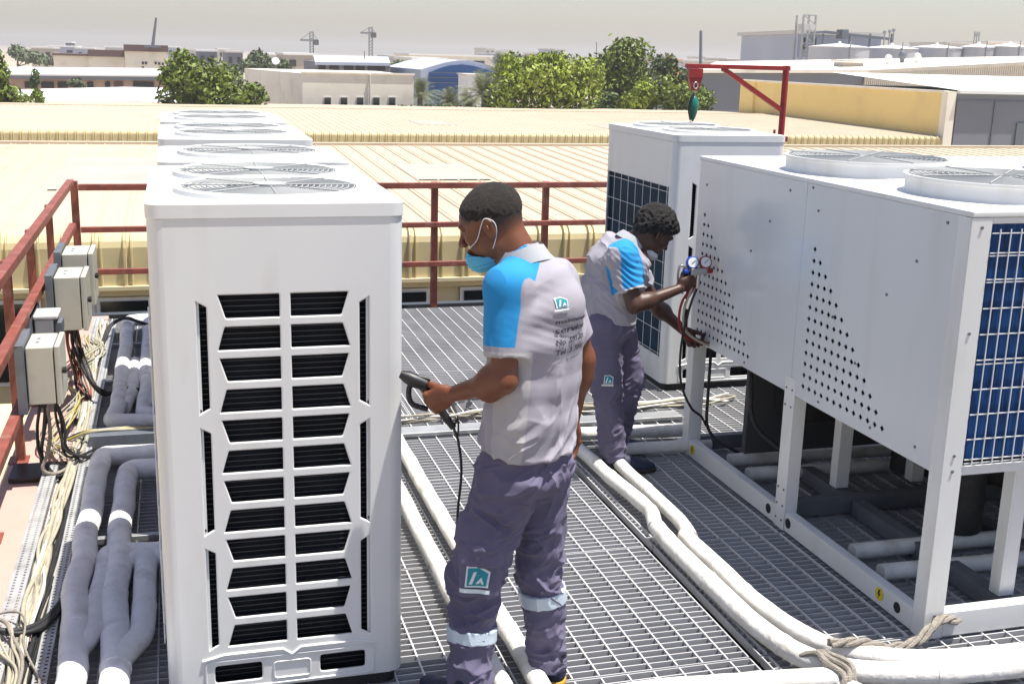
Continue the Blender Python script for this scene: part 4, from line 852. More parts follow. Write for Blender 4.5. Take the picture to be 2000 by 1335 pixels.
def palm(label, u, v, Y, L, n, seed, m=3):
    c = A(u, v, Y); t = thing('palm_tree', label, 'palm', (c.x, Y, -7.19), 'date palms'); rnd = random.Random(seed); mb = MB()
    for k in range(n):
        az = rnd.uniform(0, 6.283); el = rnd.uniform(-.3, 1.45); d = Vector((math.cos(az)*math.cos(el), math.sin(az)*math.cos(el), math.sin(el))); l = L*rnd.uniform(.8, 1.1)
        side = d.cross(Vector((0, 0, 1))).normalized() if abs(d.z) < .98 else Vector((1, 0, 0)); P = []
        for i in range(9): s = i/8; P.append(c+d*l*s+Vector((0, 0, -1))*l*s*s*.55*(1.1-abs(d.z)*.5))
        for i in range(1, 9):
            for sg in (-1, 1):
                for j in (0, .5):
                    p = P[i-1].lerp(P[i], j); ll = L*.22*(1-abs(i/8-.45)*1.2+.15); tip = p+side*sg*ll+(P[i]-P[i-1]).normalized()*ll*.8-Vector((0, 0, ll*.35)); w_ = (P[i]-P[i-1])*.22
                    mb.add([p, p+w_, tip], [(0, 1, 2)])
    obj('crown', mb, LV[m], t)
    tb = MB(); tb.tube([(c.x, Y, -7.19), (c.x+.15, Y, (c.z-7.19)/2), c], [.3, .24, .26], 8); obj('trunk', tb, BARK, t, smooth=True)
palm('large grey-green palm left of the bright broad tree', 985, 150, 103, 3.4, 62, 1)
palm('dark palm with drooping fronds just right of the blue hall', 945, 185, 100, 3.0, 56, 2)
palm('pale bushy palm in front of the blue hall, left one', 880, 200, 102, 2.2, 60, 3)
palm('pale bushy palm in front of the blue hall, right one', 912, 205, 104, 2.0, 50, 4)
palm('dark palm right beside the cream office block', 820, 185, 108, 2.4, 46, 5)
tree('low dry scrub at the foot of the palms', 99, [(850, 212, 40, 7), (900, 214, 60, 6), (800, 212, 30, 6), (960, 212, 40, 8)], 900, .22, 2, 67, name='shrub')

# ------------------------------------------------------------------ haze over the far district
hm = bpy.data.materials.new('haze_air'); hm.use_nodes = True; hn = hm.node_tree; hn.nodes.clear(); ho = hn.nodes.new('ShaderNodeOutputMaterial'); pv = hn.nodes.new('ShaderNodeVolumePrincipled')
pv.inputs['Color'].default_value = (.95, .91, .88, 1); pv.inputs['Density'].default_value = .00045; pv.inputs['Anisotropy'].default_value = .2; hn.links.new(pv.outputs[0], ho.inputs['Volume'])
tag(obj('haze', MB().box(-3050, 3050, -600, 5050, -8.2, 34), hm), kind='stuff')
# ------------------------------------------------------------------ people: distance fields turned into one smooth surface
def npv(v): return np.array(v, dtype=np.float32)
class Field:
    def __init__(s, lo, hi, h):
        s.h = h; s.lo = npv(lo); s.n = [int(math.ceil((b-a)/h))+1 for a, b in zip(lo, hi)]; s.D = np.full(s.n, 1.0, np.float32)
        s.ax = [s.lo[i]+h*np.arange(s.n[i], dtype=np.float32) for i in range(3)]
    def win(s, lo, hi, pad):
        sl = []
        for i in range(3):
            a = int(max(0, math.floor((lo[i]-pad-s.lo[i])/s.h))); b = int(min(s.n[i], math.ceil((hi[i]+pad-s.lo[i])/s.h)+1))
            if b <= a: return None
            sl.append(slice(a, b))
        return tuple(sl), s.ax[0][sl[0]][:, None, None], s.ax[1][sl[1]][None, :, None], s.ax[2][sl[2]][None, None, :]
    def put(s, lo, hi, fn, k=.01, op='u'):
        r = s.win(lo, hi, k+3*s.h+.004)
        if r is None: return s
        sl, X, Y, Z = r; d = fn(X, Y, Z).astype(np.float32); D = s.D[sl]
        if op == 'u':
            if k > 0: h = np.clip(.5+.5*(D-d)/k, 0, 1); s.D[sl] = D*(1-h)+d*h-k*h*(1-h)
            else: s.D[sl] = np.minimum(D, d)
        elif op == 's':
            if k > 0: h = np.clip(.5-.5*(D+d)/k, 0, 1); s.D[sl] = D*(1-h)-d*h+k*h*(1-h)
            else: s.D[sl] = np.maximum(D, -d)
        return s
    def cone(s, a, b, ra, rb, k=.01, op='u'):
        a, b = npv(a), npv(b); ab = b-a; L2 = float(ab@ab)+1e-12; R_ = max(ra, rb)
        def fn(X, Y, Z):
            x, y, z = X-a[0], Y-a[1], Z-a[2]; t = np.clip((x*ab[0]+y*ab[1]+z*ab[2])/L2, 0, 1)
            return np.sqrt((x-ab[0]*t)**2+(y-ab[1]*t)**2+(z-ab[2]*t)**2)-(ra+(rb-ra)*t)
        return s.put(np.minimum(a, b)-R_, np.maximum(a, b)+R_, fn, k, op)
    def ell(s, c, rad, axes=None, k=.01, op='u'):
        c = npv(c); Rm = np.eye(3, dtype=np.float32) if axes is None else npv(axes); r = npv(rad); m = float(max(rad)); mn = float(min(rad))
        def fn(X, Y, Z):
            x, y, z = X-c[0], Y-c[1], Z-c[2]
            u = [(x*Rm[i][0]+y*Rm[i][1]+z*Rm[i][2]) for i in range(3)]
            k0 = np.sqrt(sum((u[i]/r[i])**2 for i in range(3))); k1 = np.sqrt(sum((u[i]/(r[i]**2))**2 for i in range(3)))+1e-9
            return k0*(k0-1)/k1
        return s.put(c-m, c+m, fn, k, op)
    def loft(s, nodes, sax, k=.02, op='u', p=2.3):
        """nodes = (centre, half width along sax, half depth); rounded box-like sections"""
        sa = npv(sax); sa /= np.linalg.norm(sa)
        for (a, wa, da), (b, wb, db) in zip(nodes[:-1], nodes[1:]):
            a, b = npv(a), npv(b); ab = b-a; L = float(np.linalg.norm(ab)); t_ = ab/L; na = np.cross(sa, t_); na /= np.linalg.norm(na); R_ = max(wa, wb, da, db)
            def fn(X, Y, Z):
                x, y, z = X-a[0], Y-a[1], Z-a[2]; al = x*t_[0]+y*t_[1]+z*t_[2]; t = np.clip(al/L, 0, 1); ex = al-t*L
                w_ = wa+(wb-wa)*t; d_ = da+(db-da)*t; x = x-t_[0]*t*L; y = y-t_[1]*t*L; z = z-t_[2]*t*L
                u = np.abs(x*sa[0]+y*sa[1]+z*sa[2]); v = np.abs(x*na[0]+y*na[1]+z*na[2]); e = np.minimum(w_, d_)
                q = ((u/w_)**p+(v/d_)**p+(np.abs(ex)/(e*.6))**p)**(1/p)
                return (q-1)*e
            s.put(np.minimum(a, b)-R_, np.maximum(a, b)+R_, fn, k, op)
        return s
    def cut(s, pt, nrm, keep_below=True):
        """keep the half space (x-pt).nrm < 0"""
        p, n = npv(pt), npv(nrm); n = n/np.linalg.norm(n)
        d = (s.ax[0]-p[0])[:, None, None]*n[0]+(s.ax[1]-p[1])[None, :, None]*n[1]+(s.ax[2]-p[2])[None, None, :]*n[2]
        s.D = np.maximum(s.D, d.astype(np.float32)); return s
    def mesh(s):
        D = s.D; S = D < 0; n = s.n
        c = np.zeros([k-1 for k in n], np.uint8)
        for dx in (0, 1):
            for dy in (0, 1):
                for dz in (0, 1): c += S[dx:n[0]-1+dx, dy:n[1]-1+dy, dz:n[2]-1+dz]
        act = np.argwhere((c > 0) & (c < 8)); idx = np.full(c.shape, -1, np.int32); idx[tuple(act.T)] = np.arange(len(act))
        acc = np.zeros((len(act), 3)); cnt = np.zeros(len(act))
        for ax in range(3):
            o1, o2 = [i for i in range(3) if i != ax]
            for a in (0, 1):
                for b in (0, 1):
                    p = act.copy(); p[:, o1] += a; p[:, o2] += b; q = p.copy(); q[:, ax] += 1
                    dp = D[tuple(p.T)]; dq = D[tuple(q.T)]; m = (dp < 0) != (dq < 0); t = dp[m]/(dp[m]-dq[m])
                    pos = p[m].astype(float); pos[:, ax] += t; acc[m] += pos; cnt[m] += 1
        V = acc/cnt[:, None]*s.h+s.lo[None, :]
        Q = []
        for ax in range(3):
            o1, o2 = (ax+1) % 3, (ax+2) % 3
            a = S; sl0 = [slice(None)]*3; sl1 = [slice(None)]*3; sl0[ax] = slice(0, n[ax]-1); sl1[ax] = slice(1, n[ax])
            e0 = S[tuple(sl0)]; e1 = S[tuple(sl1)]; E_ = np.argwhere(e0 != e1)
            E_ = E_[(E_[:, o1] > 0) & (E_[:, o2] > 0) & (E_[:, o1] < n[o1]-1) & (E_[:, o2] < n[o2]-1)]
            ins = S[tuple(E_.T)]
            def g(d1, d2): p = E_.copy(); p[:, o1] -= d1; p[:, o2] -= d2; return idx[tuple(p.T)]
            q = np.stack([g(1, 1), g(0, 1), g(0, 0), g(1, 0)], 1); q[~ins] = q[~ins][:, ::-1]; Q.append(q)
        Q = np.concatenate(Q); return V.astype(np.float64), Q[(Q >= 0).all(1)]
def relax(V, Q, it=2, lam=.5):
    E_ = np.concatenate([Q[:, [0, 1]], Q[:, [1, 2]], Q[:, [2, 3]], Q[:, [3, 0]]]); E_ = np.concatenate([E_, E_[:, ::-1]]); c = np.bincount(E_[:, 0], minlength=len(V)).astype(float)
    for i in range(it):
        for l_ in (lam, -lam*1.04):
            A_ = np.stack([np.bincount(E_[:, 0], V[E_[:, 1], k], minlength=len(V)) for k in range(3)], 1)/c[:, None]; V = V+l_*(A_-V)
    return V
def vnorm(V, Q):
    n = np.cross(V[Q[:, 2]]-V[Q[:, 0]], V[Q[:, 3]]-V[Q[:, 1]]); N = np.zeros_like(V)
    for i in range(4):
        for k in range(3): N[:, k] += np.bincount(Q[:, i], n[:, k], minlength=len(V))
    return N/(np.linalg.norm(N, axis=1)[:, None]+1e-12)
def skin(name, V, Q, m, parent, attrs=None):
    me = bpy.data.meshes.new(name); me.vertices.add(len(V)); me.vertices.foreach_set('co', V.astype(np.float32).ravel())
    me.loops.add(Q.size); me.loops.foreach_set('vertex_index', Q.astype(np.int32).ravel()); me.polygons.add(len(Q)); me.polygons.foreach_set('loop_start', (np.arange(len(Q))*4).astype(np.int32))
    me.update(calc_edges=True); me.validate(); me.shade_smooth()
    for k, a in (attrs or {}).items(): at_ = me.attributes.new(k, 'FLOAT', 'POINT'); at_.data.foreach_set('value', np.asarray(a, dtype=np.float32))
    return mk(name, me, m, parent)
def sd(V, p, n): n = np.array(n, float); n /= np.linalg.norm(n); return (V-np.array(p, float))@n
def fold_noise(V, axes, sc, seed, sharp=1.0):
    """ridged creases, stretched along axes[2]"""
    Am = np.array(axes, float); out = np.empty(len(V))
    P = V@Am.T*np.array(sc)
    for i, p in enumerate(P):
        q = Vector((p[0]+seed, p[1], p[2])); w_ = noise.noise(q*.6+Vector((9, seed, 3)))*1.1; v = abs(noise.noise(q+Vector((w_, w_*.7, 0)))); out[i] = 1.1-2.9*v**.72
    return np.clip(out, -1, 1)*sharp
def region_mat(name, base, regions, rough=.85, bump=.25, bscale=450, var=.08, sheen=.04, weave=True):
    """base colour with dyed regions read from smooth distance attributes"""
    m = mat(name, base, rough, var=var, vscale=6, bump=bump, bscale=bscale); n = m.node_tree.nodes; l = m.node_tree.links; b = n['Principled BSDF']
    b.inputs['Sheen Weight'].default_value = sheen
    src = b.inputs['Base Color'].links[0].from_socket
    for at_name, col in regions:
        a = n.new('ShaderNodeAttribute'); a.attribute_name = at_name; mr = n.new('ShaderNodeMapRange'); mr.inputs[1].default_value = -.0012; mr.inputs[2].default_value = .0012
        l.new(a.outputs['Fac'], mr.inputs[0]); mx = n.new('ShaderNodeMix'); mx.data_type = 'RGBA'; l.new(mr.outputs[0], mx.inputs[0]); l.new(src, mx.inputs[6]); mx.inputs[7].default_value = (*col, 1); src = mx.outputs[2]
    l.new(src, b.inputs['Base Color']); return m
def hand(Fd, wr, h, g, nrm, s=1.0, curl=(.5, .9, .8), spread=.0, thumb=(.6, .5, .4), kn=.004, side=1):
    """palm and five fingers. h: wrist->knuckles, g: little->index finger, nrm: direction the fingers close towards"""
    h, g, nrm = Vector(h).normalized(), Vector(g).normalized(), Vector(nrm).normalized(); g = (g-h*g.dot(h)).normalized(); nrm = (nrm-h*nrm.dot(h)-g*nrm.dot(g)).normalized(); wr = Vector(wr)
    ax = [tuple(h), tuple(g), tuple(nrm)]
    Fd.ell(wr+h*.048*s, (.050*s, .040*s, .0165*s), ax, k=.012); Fd.ell(wr+h*.075*s, (.026*s, .041*s, .0145*s), ax, k=.010); Fd.ell(wr+h*.035*s+g*.024*s+nrm*.008, (.034*s, .018*s, .016*s), ax, k=.01)
    for i, (off, ln) in enumerate(((-.031, .80), (-.0105, .97), (.0105, 1.04), (.031, .94))):
        p = wr+h*(.090-.006*abs(i-2))*s+g*off*s-nrm*.002; a = 0; r = .0092*s*(.9 if i == 0 else 1)
        Fd.ell(p-nrm*.003, (.011*s,)*3, None, k=.006)
        for j, (L_, c) in enumerate(zip((.043, .026, .021), curl)):
            a += c+.08*(i-1.5)*.3; d = h*math.cos(a)+nrm*math.sin(a)+g*spread*(i-1.5); q = p+d.normalized()*L_*ln*s; Fd.cone(p, q, r, r*.92, k=kn); p = q; r *= .92
    p = wr+h*.028*s+g*.030*s+nrm*.006; a = thumb[0]
    for j, (L_, r) in enumerate(((.038, .0125), (.031, .0108), (.024, .0095))):
        d = (h*math.cos(a)+g*math.sin(a)*(1-.4*j)+nrm*(thumb[1]+thumb[2]*j)).normalized(); q = p+d*L_*s; Fd.cone(p, q, r*s, r*.93*s, k=.006); p = q; a *= .4
def head(Fd, c, f, up, s=1.0, lean=0, beard=False):
    """c: centre between the ears; f: facing; up"""
    f = Vector(f).normalized(); up = Vector(up); up = (up-f*up.dot(f)).normalized(); l_ = up.cross(f); ax = [tuple(f), tuple(l_), tuple(up)]; c = Vector(c)
    P = lambda a, b, z: tuple(c+(f*a+l_*b+up*z)*s)
    E_ = lambda a, b, z, r, k=.012, op='u', ax_=None: Fd.ell(P(a, b, z), tuple(q*s for q in r), ax_ or ax, k=k, op=op)
    E_(-.012, 0, .032, (.096, .075, .082)); E_(.030, 0, .020, (.066, .068, .062), .02); E_(.036, 0, -.030, (.054, .060, .078), .02)
    E_(.034, 0, -.078, (.052, .050, .038), .02); E_(.078, 0, -.098, (.018, .020, .017), .018)
    for b in (-1, 1):
        E_(.062, .040*b, -.025, (.026, .022, .022), .018); E_(.015, .052*b, -.070, (.03, .014, .026), .018)
        E_(.086, .031*b, .000, (.016, .019, .013), .012, 's'); E_(.075, .031*b, -.002, (.0135, .0135, .0125), .003); E_(.084, .030*b, .007, (.008, .017, .0045), .004); E_(.083, .030*b, -.011, (.007, .015, .004), .004)
        E_(.086, .030*b, .020, (.012, .024, .0075), .010)
    E_(.090, 0, .018, (.010, .022, .010), .012)
    Fd.cone(P(.090, 0, .004), P(.113, 0, -.036), .0075*s, .0115*s, k=.010)
    for b in (-1, 1): E_(.102, .013*b, -.040, (.011, .009, .0085), .006)
    E_(.094, 0, -.064, (.011, .024, .0058), .006); E_(.093, 0, -.076, (.011, .021, .0070), .006); E_(.103, 0, -.0695, (.010, .022, .0015), .003, 's')
    for b in (-1, 1):
        ea = (Vector(ax[0])*.25*-1*b*0+l_*b).normalized(); fx = (f*.95-l_*b*.30).normalized(); ux = (up*.98-f*.18).normalized(); nx = fx.cross(ux).normalized(); e_ax = [tuple(fx), tuple(nx), tuple(ux)]
        E_(-.006, .077*b, -.008, (.020, .009, .033), .006, 'u', e_ax); E_(-.002, .0885*b, -.004, (.0115, .009, .020), .004, 's', e_ax); E_(-.004, .075*b, -.036, (.009, .007, .010), .006, 'u', e_ax)
        E_(-.003, .0865*b, -.004, (.005, .004, .010), .004, 'u', e_ax)
    return P, ax
SKIN1 = region_mat('skin_brown', (.155, .050, .021), [], rough=.48, bump=.12, bscale=300, var=.12, sheen=0)
def stubble(m, col):
    n = m.node_tree.nodes; l = m.node_tree.links; b = n['Principled BSDF']; src = b.inputs['Base Color'].links[0].from_socket
    a = n.new('ShaderNodeAttribute'); a.attribute_name = 'stubble'; nz = n.new('ShaderNodeTexNoise'); nz.inputs['Scale'].default_value = 260; tc = n.new('ShaderNodeTexCoord'); l.new(tc.outputs['Object'], nz.inputs['Vector'])
    ad = n.new('ShaderNodeMath'); ad.operation = 'ADD'; l.new(a.outputs['Fac'], ad.inputs[0]); l.new(nz.outputs['Fac'], ad.inputs[1]); mr = n.new('ShaderNodeMapRange'); mr.inputs[1].default_value = .62; mr.inputs[2].default_value = 1.35; l.new(ad.outputs[0], mr.inputs[0])
    mx = n.new('ShaderNodeMix'); mx.data_type = 'RGBA'; l.new(mr.outputs[0], mx.inputs[0]); l.new(src, mx.inputs[6]); mx.inputs[7].default_value = (*col, 1); l.new(mx.outputs[2], b.inputs['Base Color'])
stubble(SKIN1, (.020, .013, .010))
SKIN2 = region_mat('skin_dark_brown', (.060, .025, .016), [], rough=.45, bump=.12, bscale=300, var=.12, sheen=0)
HAIR = mat('black_hair', (.012, .010, .009), .55, var=.5, vscale=60, bump=1.0, bscale=420, stretch=(1, 1, .35))
HAIRS = mat('cropped_hair', (.022, .016, .012), .75, var=.5, vscale=50, bump=.8, bscale=600)
SHOE = mat('shoe_navy', (.012, .018, .05), .6, bump=.2, bscale=200); SOLE = mat('sole_yellow', (.55, .30, .03), .6); SOLED = mat('sole_dark', (.03, .02, .018), .7)
BAND = mat('reflective_band', (.52, .60, .68), .45, metal=.15, var=.06, vscale=20, bump=.15, bscale=200)
GREYC, BLUEC = (.325, .308, .355), (.008, .235, .54)
SHIRT = region_mat('polo_grey', GREYC, [('blue', BLUEC), ('cuff', (.42, .40, .41))])
TROU = region_mat('work_trousers', (.115, .103, .17), [], bump=.3, bscale=500, var=.12)
POCK = region_mat('trouser_pocket', (.125, .112, .185), [], bump=.3, bscale=500, var=.12)
TEAL = mat('emblem_teal', (.012, .24, .30), .6); EMW = mat('emblem_white', (.68, .74, .76), .6); INK = mat('ink_dark', (.03, .03, .045), .7); PINKT = mat('emblem_pink', (.62, .28, .30), .6)
def person(label, loc): return thing('person', label, 'person', loc)
def bvh(o):
    me = o.data; return BVHTree.FromPolygons([v.co.copy() for v in me.vertices], [tuple(p.vertices) for p in me.polygons])
def project(mb, tree, org, C, X, Y, N, lift):
    """lay flat artwork (x, y, z) on a garment: cast along -N onto its surface"""
    out = []
    C = Vector(C)-org; X, Y, N = Vector(X).normalized(), Vector(Y).normalized(), Vector(N).normalized()
    for x, y, z in mb.v:
        p = C+X*x+Y*y; hit = tree.ray_cast(p+N*.25, -N, .6)[0]; q = hit if hit is not None else p; out.append(q+N*(lift+z)+org)
    mb.v = [tuple(v) for v in out]; return mb
def text_mb(s, size, sub=True):
    cu = bpy.data.curves.new('t', 'FONT'); cu.body = s; cu.size = size; cu.extrude = .0004; cu.resolution_u = 2; t = bpy.data.objects.new('t', cu); scene.collection.objects.link(t)
    me = bpy.data.meshes.new_from_object(t.evaluated_get(bpy.context.evaluated_depsgraph_get())); bpy.data.objects.remove(t)
    bm = bmesh.new(); bm.from_mesh(me); bmesh.ops.triangulate(bm, faces=bm.faces)
    mb = MB(); mb.v = [tuple(v.co) for v in bm.verts]; mb.f = [tuple(v.index for v in f.verts) for f in bm.faces]; bm.free(); return mb
def grid_poly(pts, step=.006, th=.0006):
    """filled polygon as small quads so that it can follow a curved surface"""
    xs = [p[0] for p in pts]; ys = [p[1] for p in pts]; mb = MB(); nx = int((max(xs)-min(xs))/step)+1; ny = int((max(ys)-min(ys))/step)+1
    bm = bmesh.new(); vs = [bm.verts.new((x, y, 0)) for x, y in pts]; bm.faces.new(vs)
    for i in range(1, nx): bmesh.ops.bisect_plane(bm, geom=bm.verts[:]+bm.edges[:]+bm.faces[:], plane_co=(min(xs)+i*step, 0, 0), plane_no=(1, 0, 0))
    for i in range(1, ny): bmesh.ops.bisect_plane(bm, geom=bm.verts[:]+bm.edges[:]+bm.faces[:], plane_co=(0, min(ys)+i*step, 0), plane_no=(0, 1, 0))
    bm.verts.index_update(); n = len(bm.verts); mb.v = [tuple(v.co) for v in bm.verts]; mb.f = [tuple(v.index for v in f.verts) for f in bm.faces]; bm.free(); return mb
def emblem(par, tree, org, C, X, Y, N, s):
    out = []
    a = grid_poly([(-.030*s, -.022*s), (-.026*s, .030*s), (.004*s, .033*s), (.031*s, .018*s), (.026*s, -.020*s)], .008*s); o1 = obj('emblem', project(a, tree, org, C, X, Y, N, .0040), EMW, par)
    a = grid_poly([(-.025*s, -.018*s), (-.022*s, .025*s), (.003*s, .028*s), (.026*s, .014*s), (.021*s, -.016*s)], .008*s); obj('emblem_field', project(a, tree, org, C, X, Y, N, .0052), TEAL, o1)
    a = MB()
    for q in ([(-.020, -.014), (-.008, .018), (-.001, .018), (-.012, -.014)], [(-.004, -.012), (.010, .006), (.016, -.012), (.010, -.012), (.008, -.006), (.003, -.012)]):
        b = grid_poly([(x*s, y*s) for x, y in q], .008*s); a.add(b.v, b.f)
    obj('emblem_figure', project(a, tree, org, C, X, Y, N, .0060), EMW, o1)
    a = grid_poly([(-.042*s, -.036*s), (.030*s, -.036*s), (.030*s, -.026*s), (-.042*s, -.026*s)], .008*s); obj('emblem_caption', project(a, tree, org, C, X, Y, N, .0042), EMW, o1)
    return o1
def shoe(par, heel, d, L=.275, up=.0, sole=SOLE, w_=.046):
    d = Vector((d[0], d[1], 0)).normalized(); s_ = Vector((-d.y, d.x, 0)); h = Vector(heel); ax = [tuple(d), tuple(s_), (0, 0, 1)]
    lo = [min(h.x, (h+d*L).x)-.07, min(h.y, (h+d*L).y)-.07, h.z-.01]; hi = [max(h.x, (h+d*L).x)+.07, max(h.y, (h+d*L).y)+.07, h.z+.14]
    Fd = Field(lo, hi, .003)
    Fd.ell(h+d*.05+Vector((0, 0, .045)), (.056, w_*.85, .055), ax, k=.02); Fd.ell(h+d*.19+Vector((0, 0, .030)), (.088, w_*1.02, .036), ax, k=.03); Fd.ell(h+d*.11+Vector((0, 0, .045)), (.085, w_*.80, .045), ax, k=.03); Fd.cone(h+d*.055+Vector((0, 0, .05)), h+d*.05+Vector((0, 0, .11)), .043, .045, k=.02)
    Fd.cut(h+Vector((0, 0, .022)), (0, 0, -1)); V, Q = Fd.mesh(); o = skin('shoe', V, Q, SHOE, par)
    F2 = Field(lo, hi, .003); F2.ell(h+d*.055+Vector((0, 0, .014)), (.064, w_*.98, .03), ax, k=.02); F2.ell(h+d*.19+Vector((0, 0, .014)), (.096, w_*1.12, .03), ax, k=.03); F2.ell(h+d*.12+Vector((0, 0, .014)), (.1, w_*.9, .03), ax, k=.03)
    F2.cut(h+Vector((0, 0, .026)), (0, 0, 1)).cut(h+Vector((0, 0, .002)), (0, 0, -1)); V, Q = F2.mesh(); skin('sole', V, Q, sole, o); return o
def tubes_obj(name, lst, m, par, n=8):
    mb = MB()
    for pts, r in lst: mb.tube(bez(pts, 8), r, n)
    return obj(name, mb, m, par, smooth='auto')

# ---------------------------------------------------------------- the standing worker
def worker_one():
    par = person('standing man in grey and blue polo with blue face mask, beside the nearest unit', (1.03, 3.42, 0)); org = ORG[par.name]
    J = {k: Vector(v) for k, v in dict(headc=(.942, 3.486, 1.615), neck=(1.022, 3.432, 1.50), Lsh=(.949, 3.306, 1.445), Rsh=(1.180, 3.512, 1.418), Lelb=(.930, 3.262, 1.168), Lwr=(.806, 3.411, 1.086), Relb=(1.277, 3.530, 1.150), Rwr=(1.262, 3.560, .93),
        pelvis=(1.060, 3.419, .88), Lhip=(.985, 3.373, .84), Rhip=(1.118, 3.468, .83), Lknee=(.894, 3.416, .456), Rknee=(1.139, 3.480, .429), Lank=(.861, 3.343, .075), Rank=(1.178, 3.470, .085)).items()}
    f = Vector((-.665, .747, 0)); s_ = Vector((-.747, -.665, 0))
    hf = Vector((-.86, .42, -.36)).normalized(); hup = Vector((-.30, .10, .95))
    Bd = Field((.64, 3.14, -.01), (1.38, 3.74, 1.76), .0033)
    Ptop, hax = head(Bd, J['headc'], hf, hup, 1.0)
    nb_ = Vector((1.045, 3.428, 1.46))
    Bd.cone(Ptop(-.035, 0, -.035), nb_, .056, .066, k=.03); Bd.cone(Ptop(.0, 0, -.06), nb_+f*.03, .045, .055, k=.03)
    Bd.loft([((1.05, 3.428, 1.44), .15, .07), ((1.068, 3.42, 1.32), .165, .105), ((1.07, 3.415, 1.12), .145, .10), ((1.065, 3.418, .92), .155, .11)], s_, k=.03)
    for sd_ in 'LR':
        Bd.cone(J[sd_+'sh'], J[sd_+'elb'], .052, .041, k=.03); Bd.cone(J[sd_+'elb'], J[sd_+'wr'], .041, .025, k=.02); m_ = J[sd_+'elb'].lerp(J[sd_+'wr'], .25); Bd.ell(m_, (.044, .042, .06), None, k=.03)
        Bd.cone(J[sd_+'hip'], J[sd_+'knee'], .080, .05, k=.03); Bd.cone(J[sd_+'knee'], J[sd_+'ank'], .05, .035, k=.02)
    vd = Vector((.281, .960, 0))  # away from the viewer
    gl = Vector((.55, -.16, -.80)).normalized()
    hand(Bd, J['Lwr'], (-.66, .52, -.42), -gl, vd*.95+Vector((0, 0, -.15)), s=.98, curl=(1.15, 1.35, .95), thumb=(.55, .35, .35))
    hand(Bd, J['Rwr'], (-.05, .05, -1), f, -s_*-1, s=.98, curl=(.35, .5, .4), thumb=(.5, .2, .2))
    V, Q = Bd.mesh(); V = relax(V, Q, 1)
    rel = V-np.array(J['headc']); fa, la, ua = (np.array(a) for a in hax); A_, B_, C_ = rel@fa, np.abs(rel@la), rel@ua
    near = 1-np.clip((np.linalg.norm(rel, axis=1)-.125)/.02, 0, 1); nape = np.clip((C_+.045+.35*np.clip(A_+.02, -1, 0)*-1*0)/.055, 0, 1)*np.clip((-.006-A_)/.03, 0, 1)
    temple = np.clip((C_-.012)/.030, 0, 1)*np.clip((.074-A_+.3*C_)/.02, 0, 1); brow = np.exp(-((C_-.022)/.006)**2)*(A_ > .07)*np.exp(-((B_-.03)/.018)**2); beard = .35*np.clip((-.045-C_)/.03, 0, 1)*(A_ > 0)
    skin('body', V, Q, SKIN1, par, dict(stubble=np.clip(np.maximum(np.maximum(nape, temple), np.maximum(brow, beard))*near, 0, 1)))
    # cropped hair: a thin shell over the scalp, fading out above the ears and at the nape
    hc = J['headc']; Hd = Field(tuple(hc-Vector((.14, .14, .10))), tuple(hc+Vector((.14, .14, .15))), .0028)
    Hd.ell(Ptop(-.0155, 0, .0405), (.0975, .0762, .0812), hax, k=.01); Hd.ell(Ptop(.026, 0, .030), (.069, .068, .060), hax, k=.02)
    fx, lx, ux = (Vector(a) for a in hax)
    Hd.cut(Ptop(.074, 0, .055), tuple(fx*.80-ux*.60)); Hd.cut(Ptop(-.01, 0, -.002), tuple(fx*.25-ux*.97))
    V, Q = Hd.mesh(); N = vnorm(V, Q); d = np.array([noise.noise(Vector(p)*90)+.6*noise.noise(Vector(p)*190) for p in V]); V = V+N*d[:, None]*.0012; skin('hair', V, Q, HAIRS, par)
    # shirt
    S = Field((.70, 3.10, .86), (1.38, 3.72, 1.56), .0036)
    S.loft([((1.045, 3.430, 1.475), .085, .070), ((1.060, 3.425, 1.44), .165, .095), ((1.072, 3.418, 1.36), .190, .122), ((1.078, 3.414, 1.26), .190, .132), ((1.074, 3.414, 1.12), .176, .126), ((1.066, 3.414, 1.00), .176, .128), ((1.062, 3.418, .905), .186, .134)], s_, k=.02, p=2.15)
    S.ell((1.115, 3.376, 1.37), (.10, .10, .10), None, k=.05); S.ell((1.062, 3.416, 1.455), (.105, .095, .062), None, k=.04); S.cone((1.048, 3.424, 1.47), (1.030, 3.430, 1.515), .074, .064, k=.03)
    cl, cr = J['Lsh'].lerp(J['Lelb'], .74), J['Rsh'].lerp(J['Relb'], .72)
    for a, c, r0, r1 in ((J['Lsh'], cl, .067, .062), (J['Rsh'], cr, .056, .060)):
        S2 = Field(tuple(S.lo), tuple(S.lo+np.array(S.n)*S.h), S.h); d = (c-a).normalized(); S2.cone(a, c+d*.05, r0, r1, k=0); S2.cut(c, tuple(d)); sh_ = [min(p, q) for p, q in zip(S.D.shape, S2.D.shape)]
        sl = tuple(slice(0, k) for k in sh_); h = np.clip(.5+.5*(S.D[sl]-S2.D[sl])/.035, 0, 1); S.D[sl] = S.D[sl]*(1-h)+S2.D[sl]*h-.035*h*(1-h)
    S.cone(Vector((1.03, 3.43, 1.475)), J['Lsh']+Vector((0, 0, .0)), .052, .062, k=.04); S.cone(Vector((1.06, 3.43, 1.465)), J['Rsh'], .05, .048, k=.04)
    S.cut((1.06, 3.42, .905), tuple(Vector((0, 0, -1))+f*.10)); S.cone(Ptop(-.03, 0, -.05), nb_+Vector((-.008, 0, .045)), .058, .062, k=.004, op='s')
    V, Q = S.mesh(); V = relax(V, Q, 3, .6); N = vnorm(V, Q)
    zz = V[:, 2]; low = np.clip((1.10-zz)/.12, 0, 1); u = [tuple((s_*.7+Vector((0, 0, .7))).normalized()), tuple(f), tuple((s_*-.7+Vector((0, 0, .7))).normalized())]
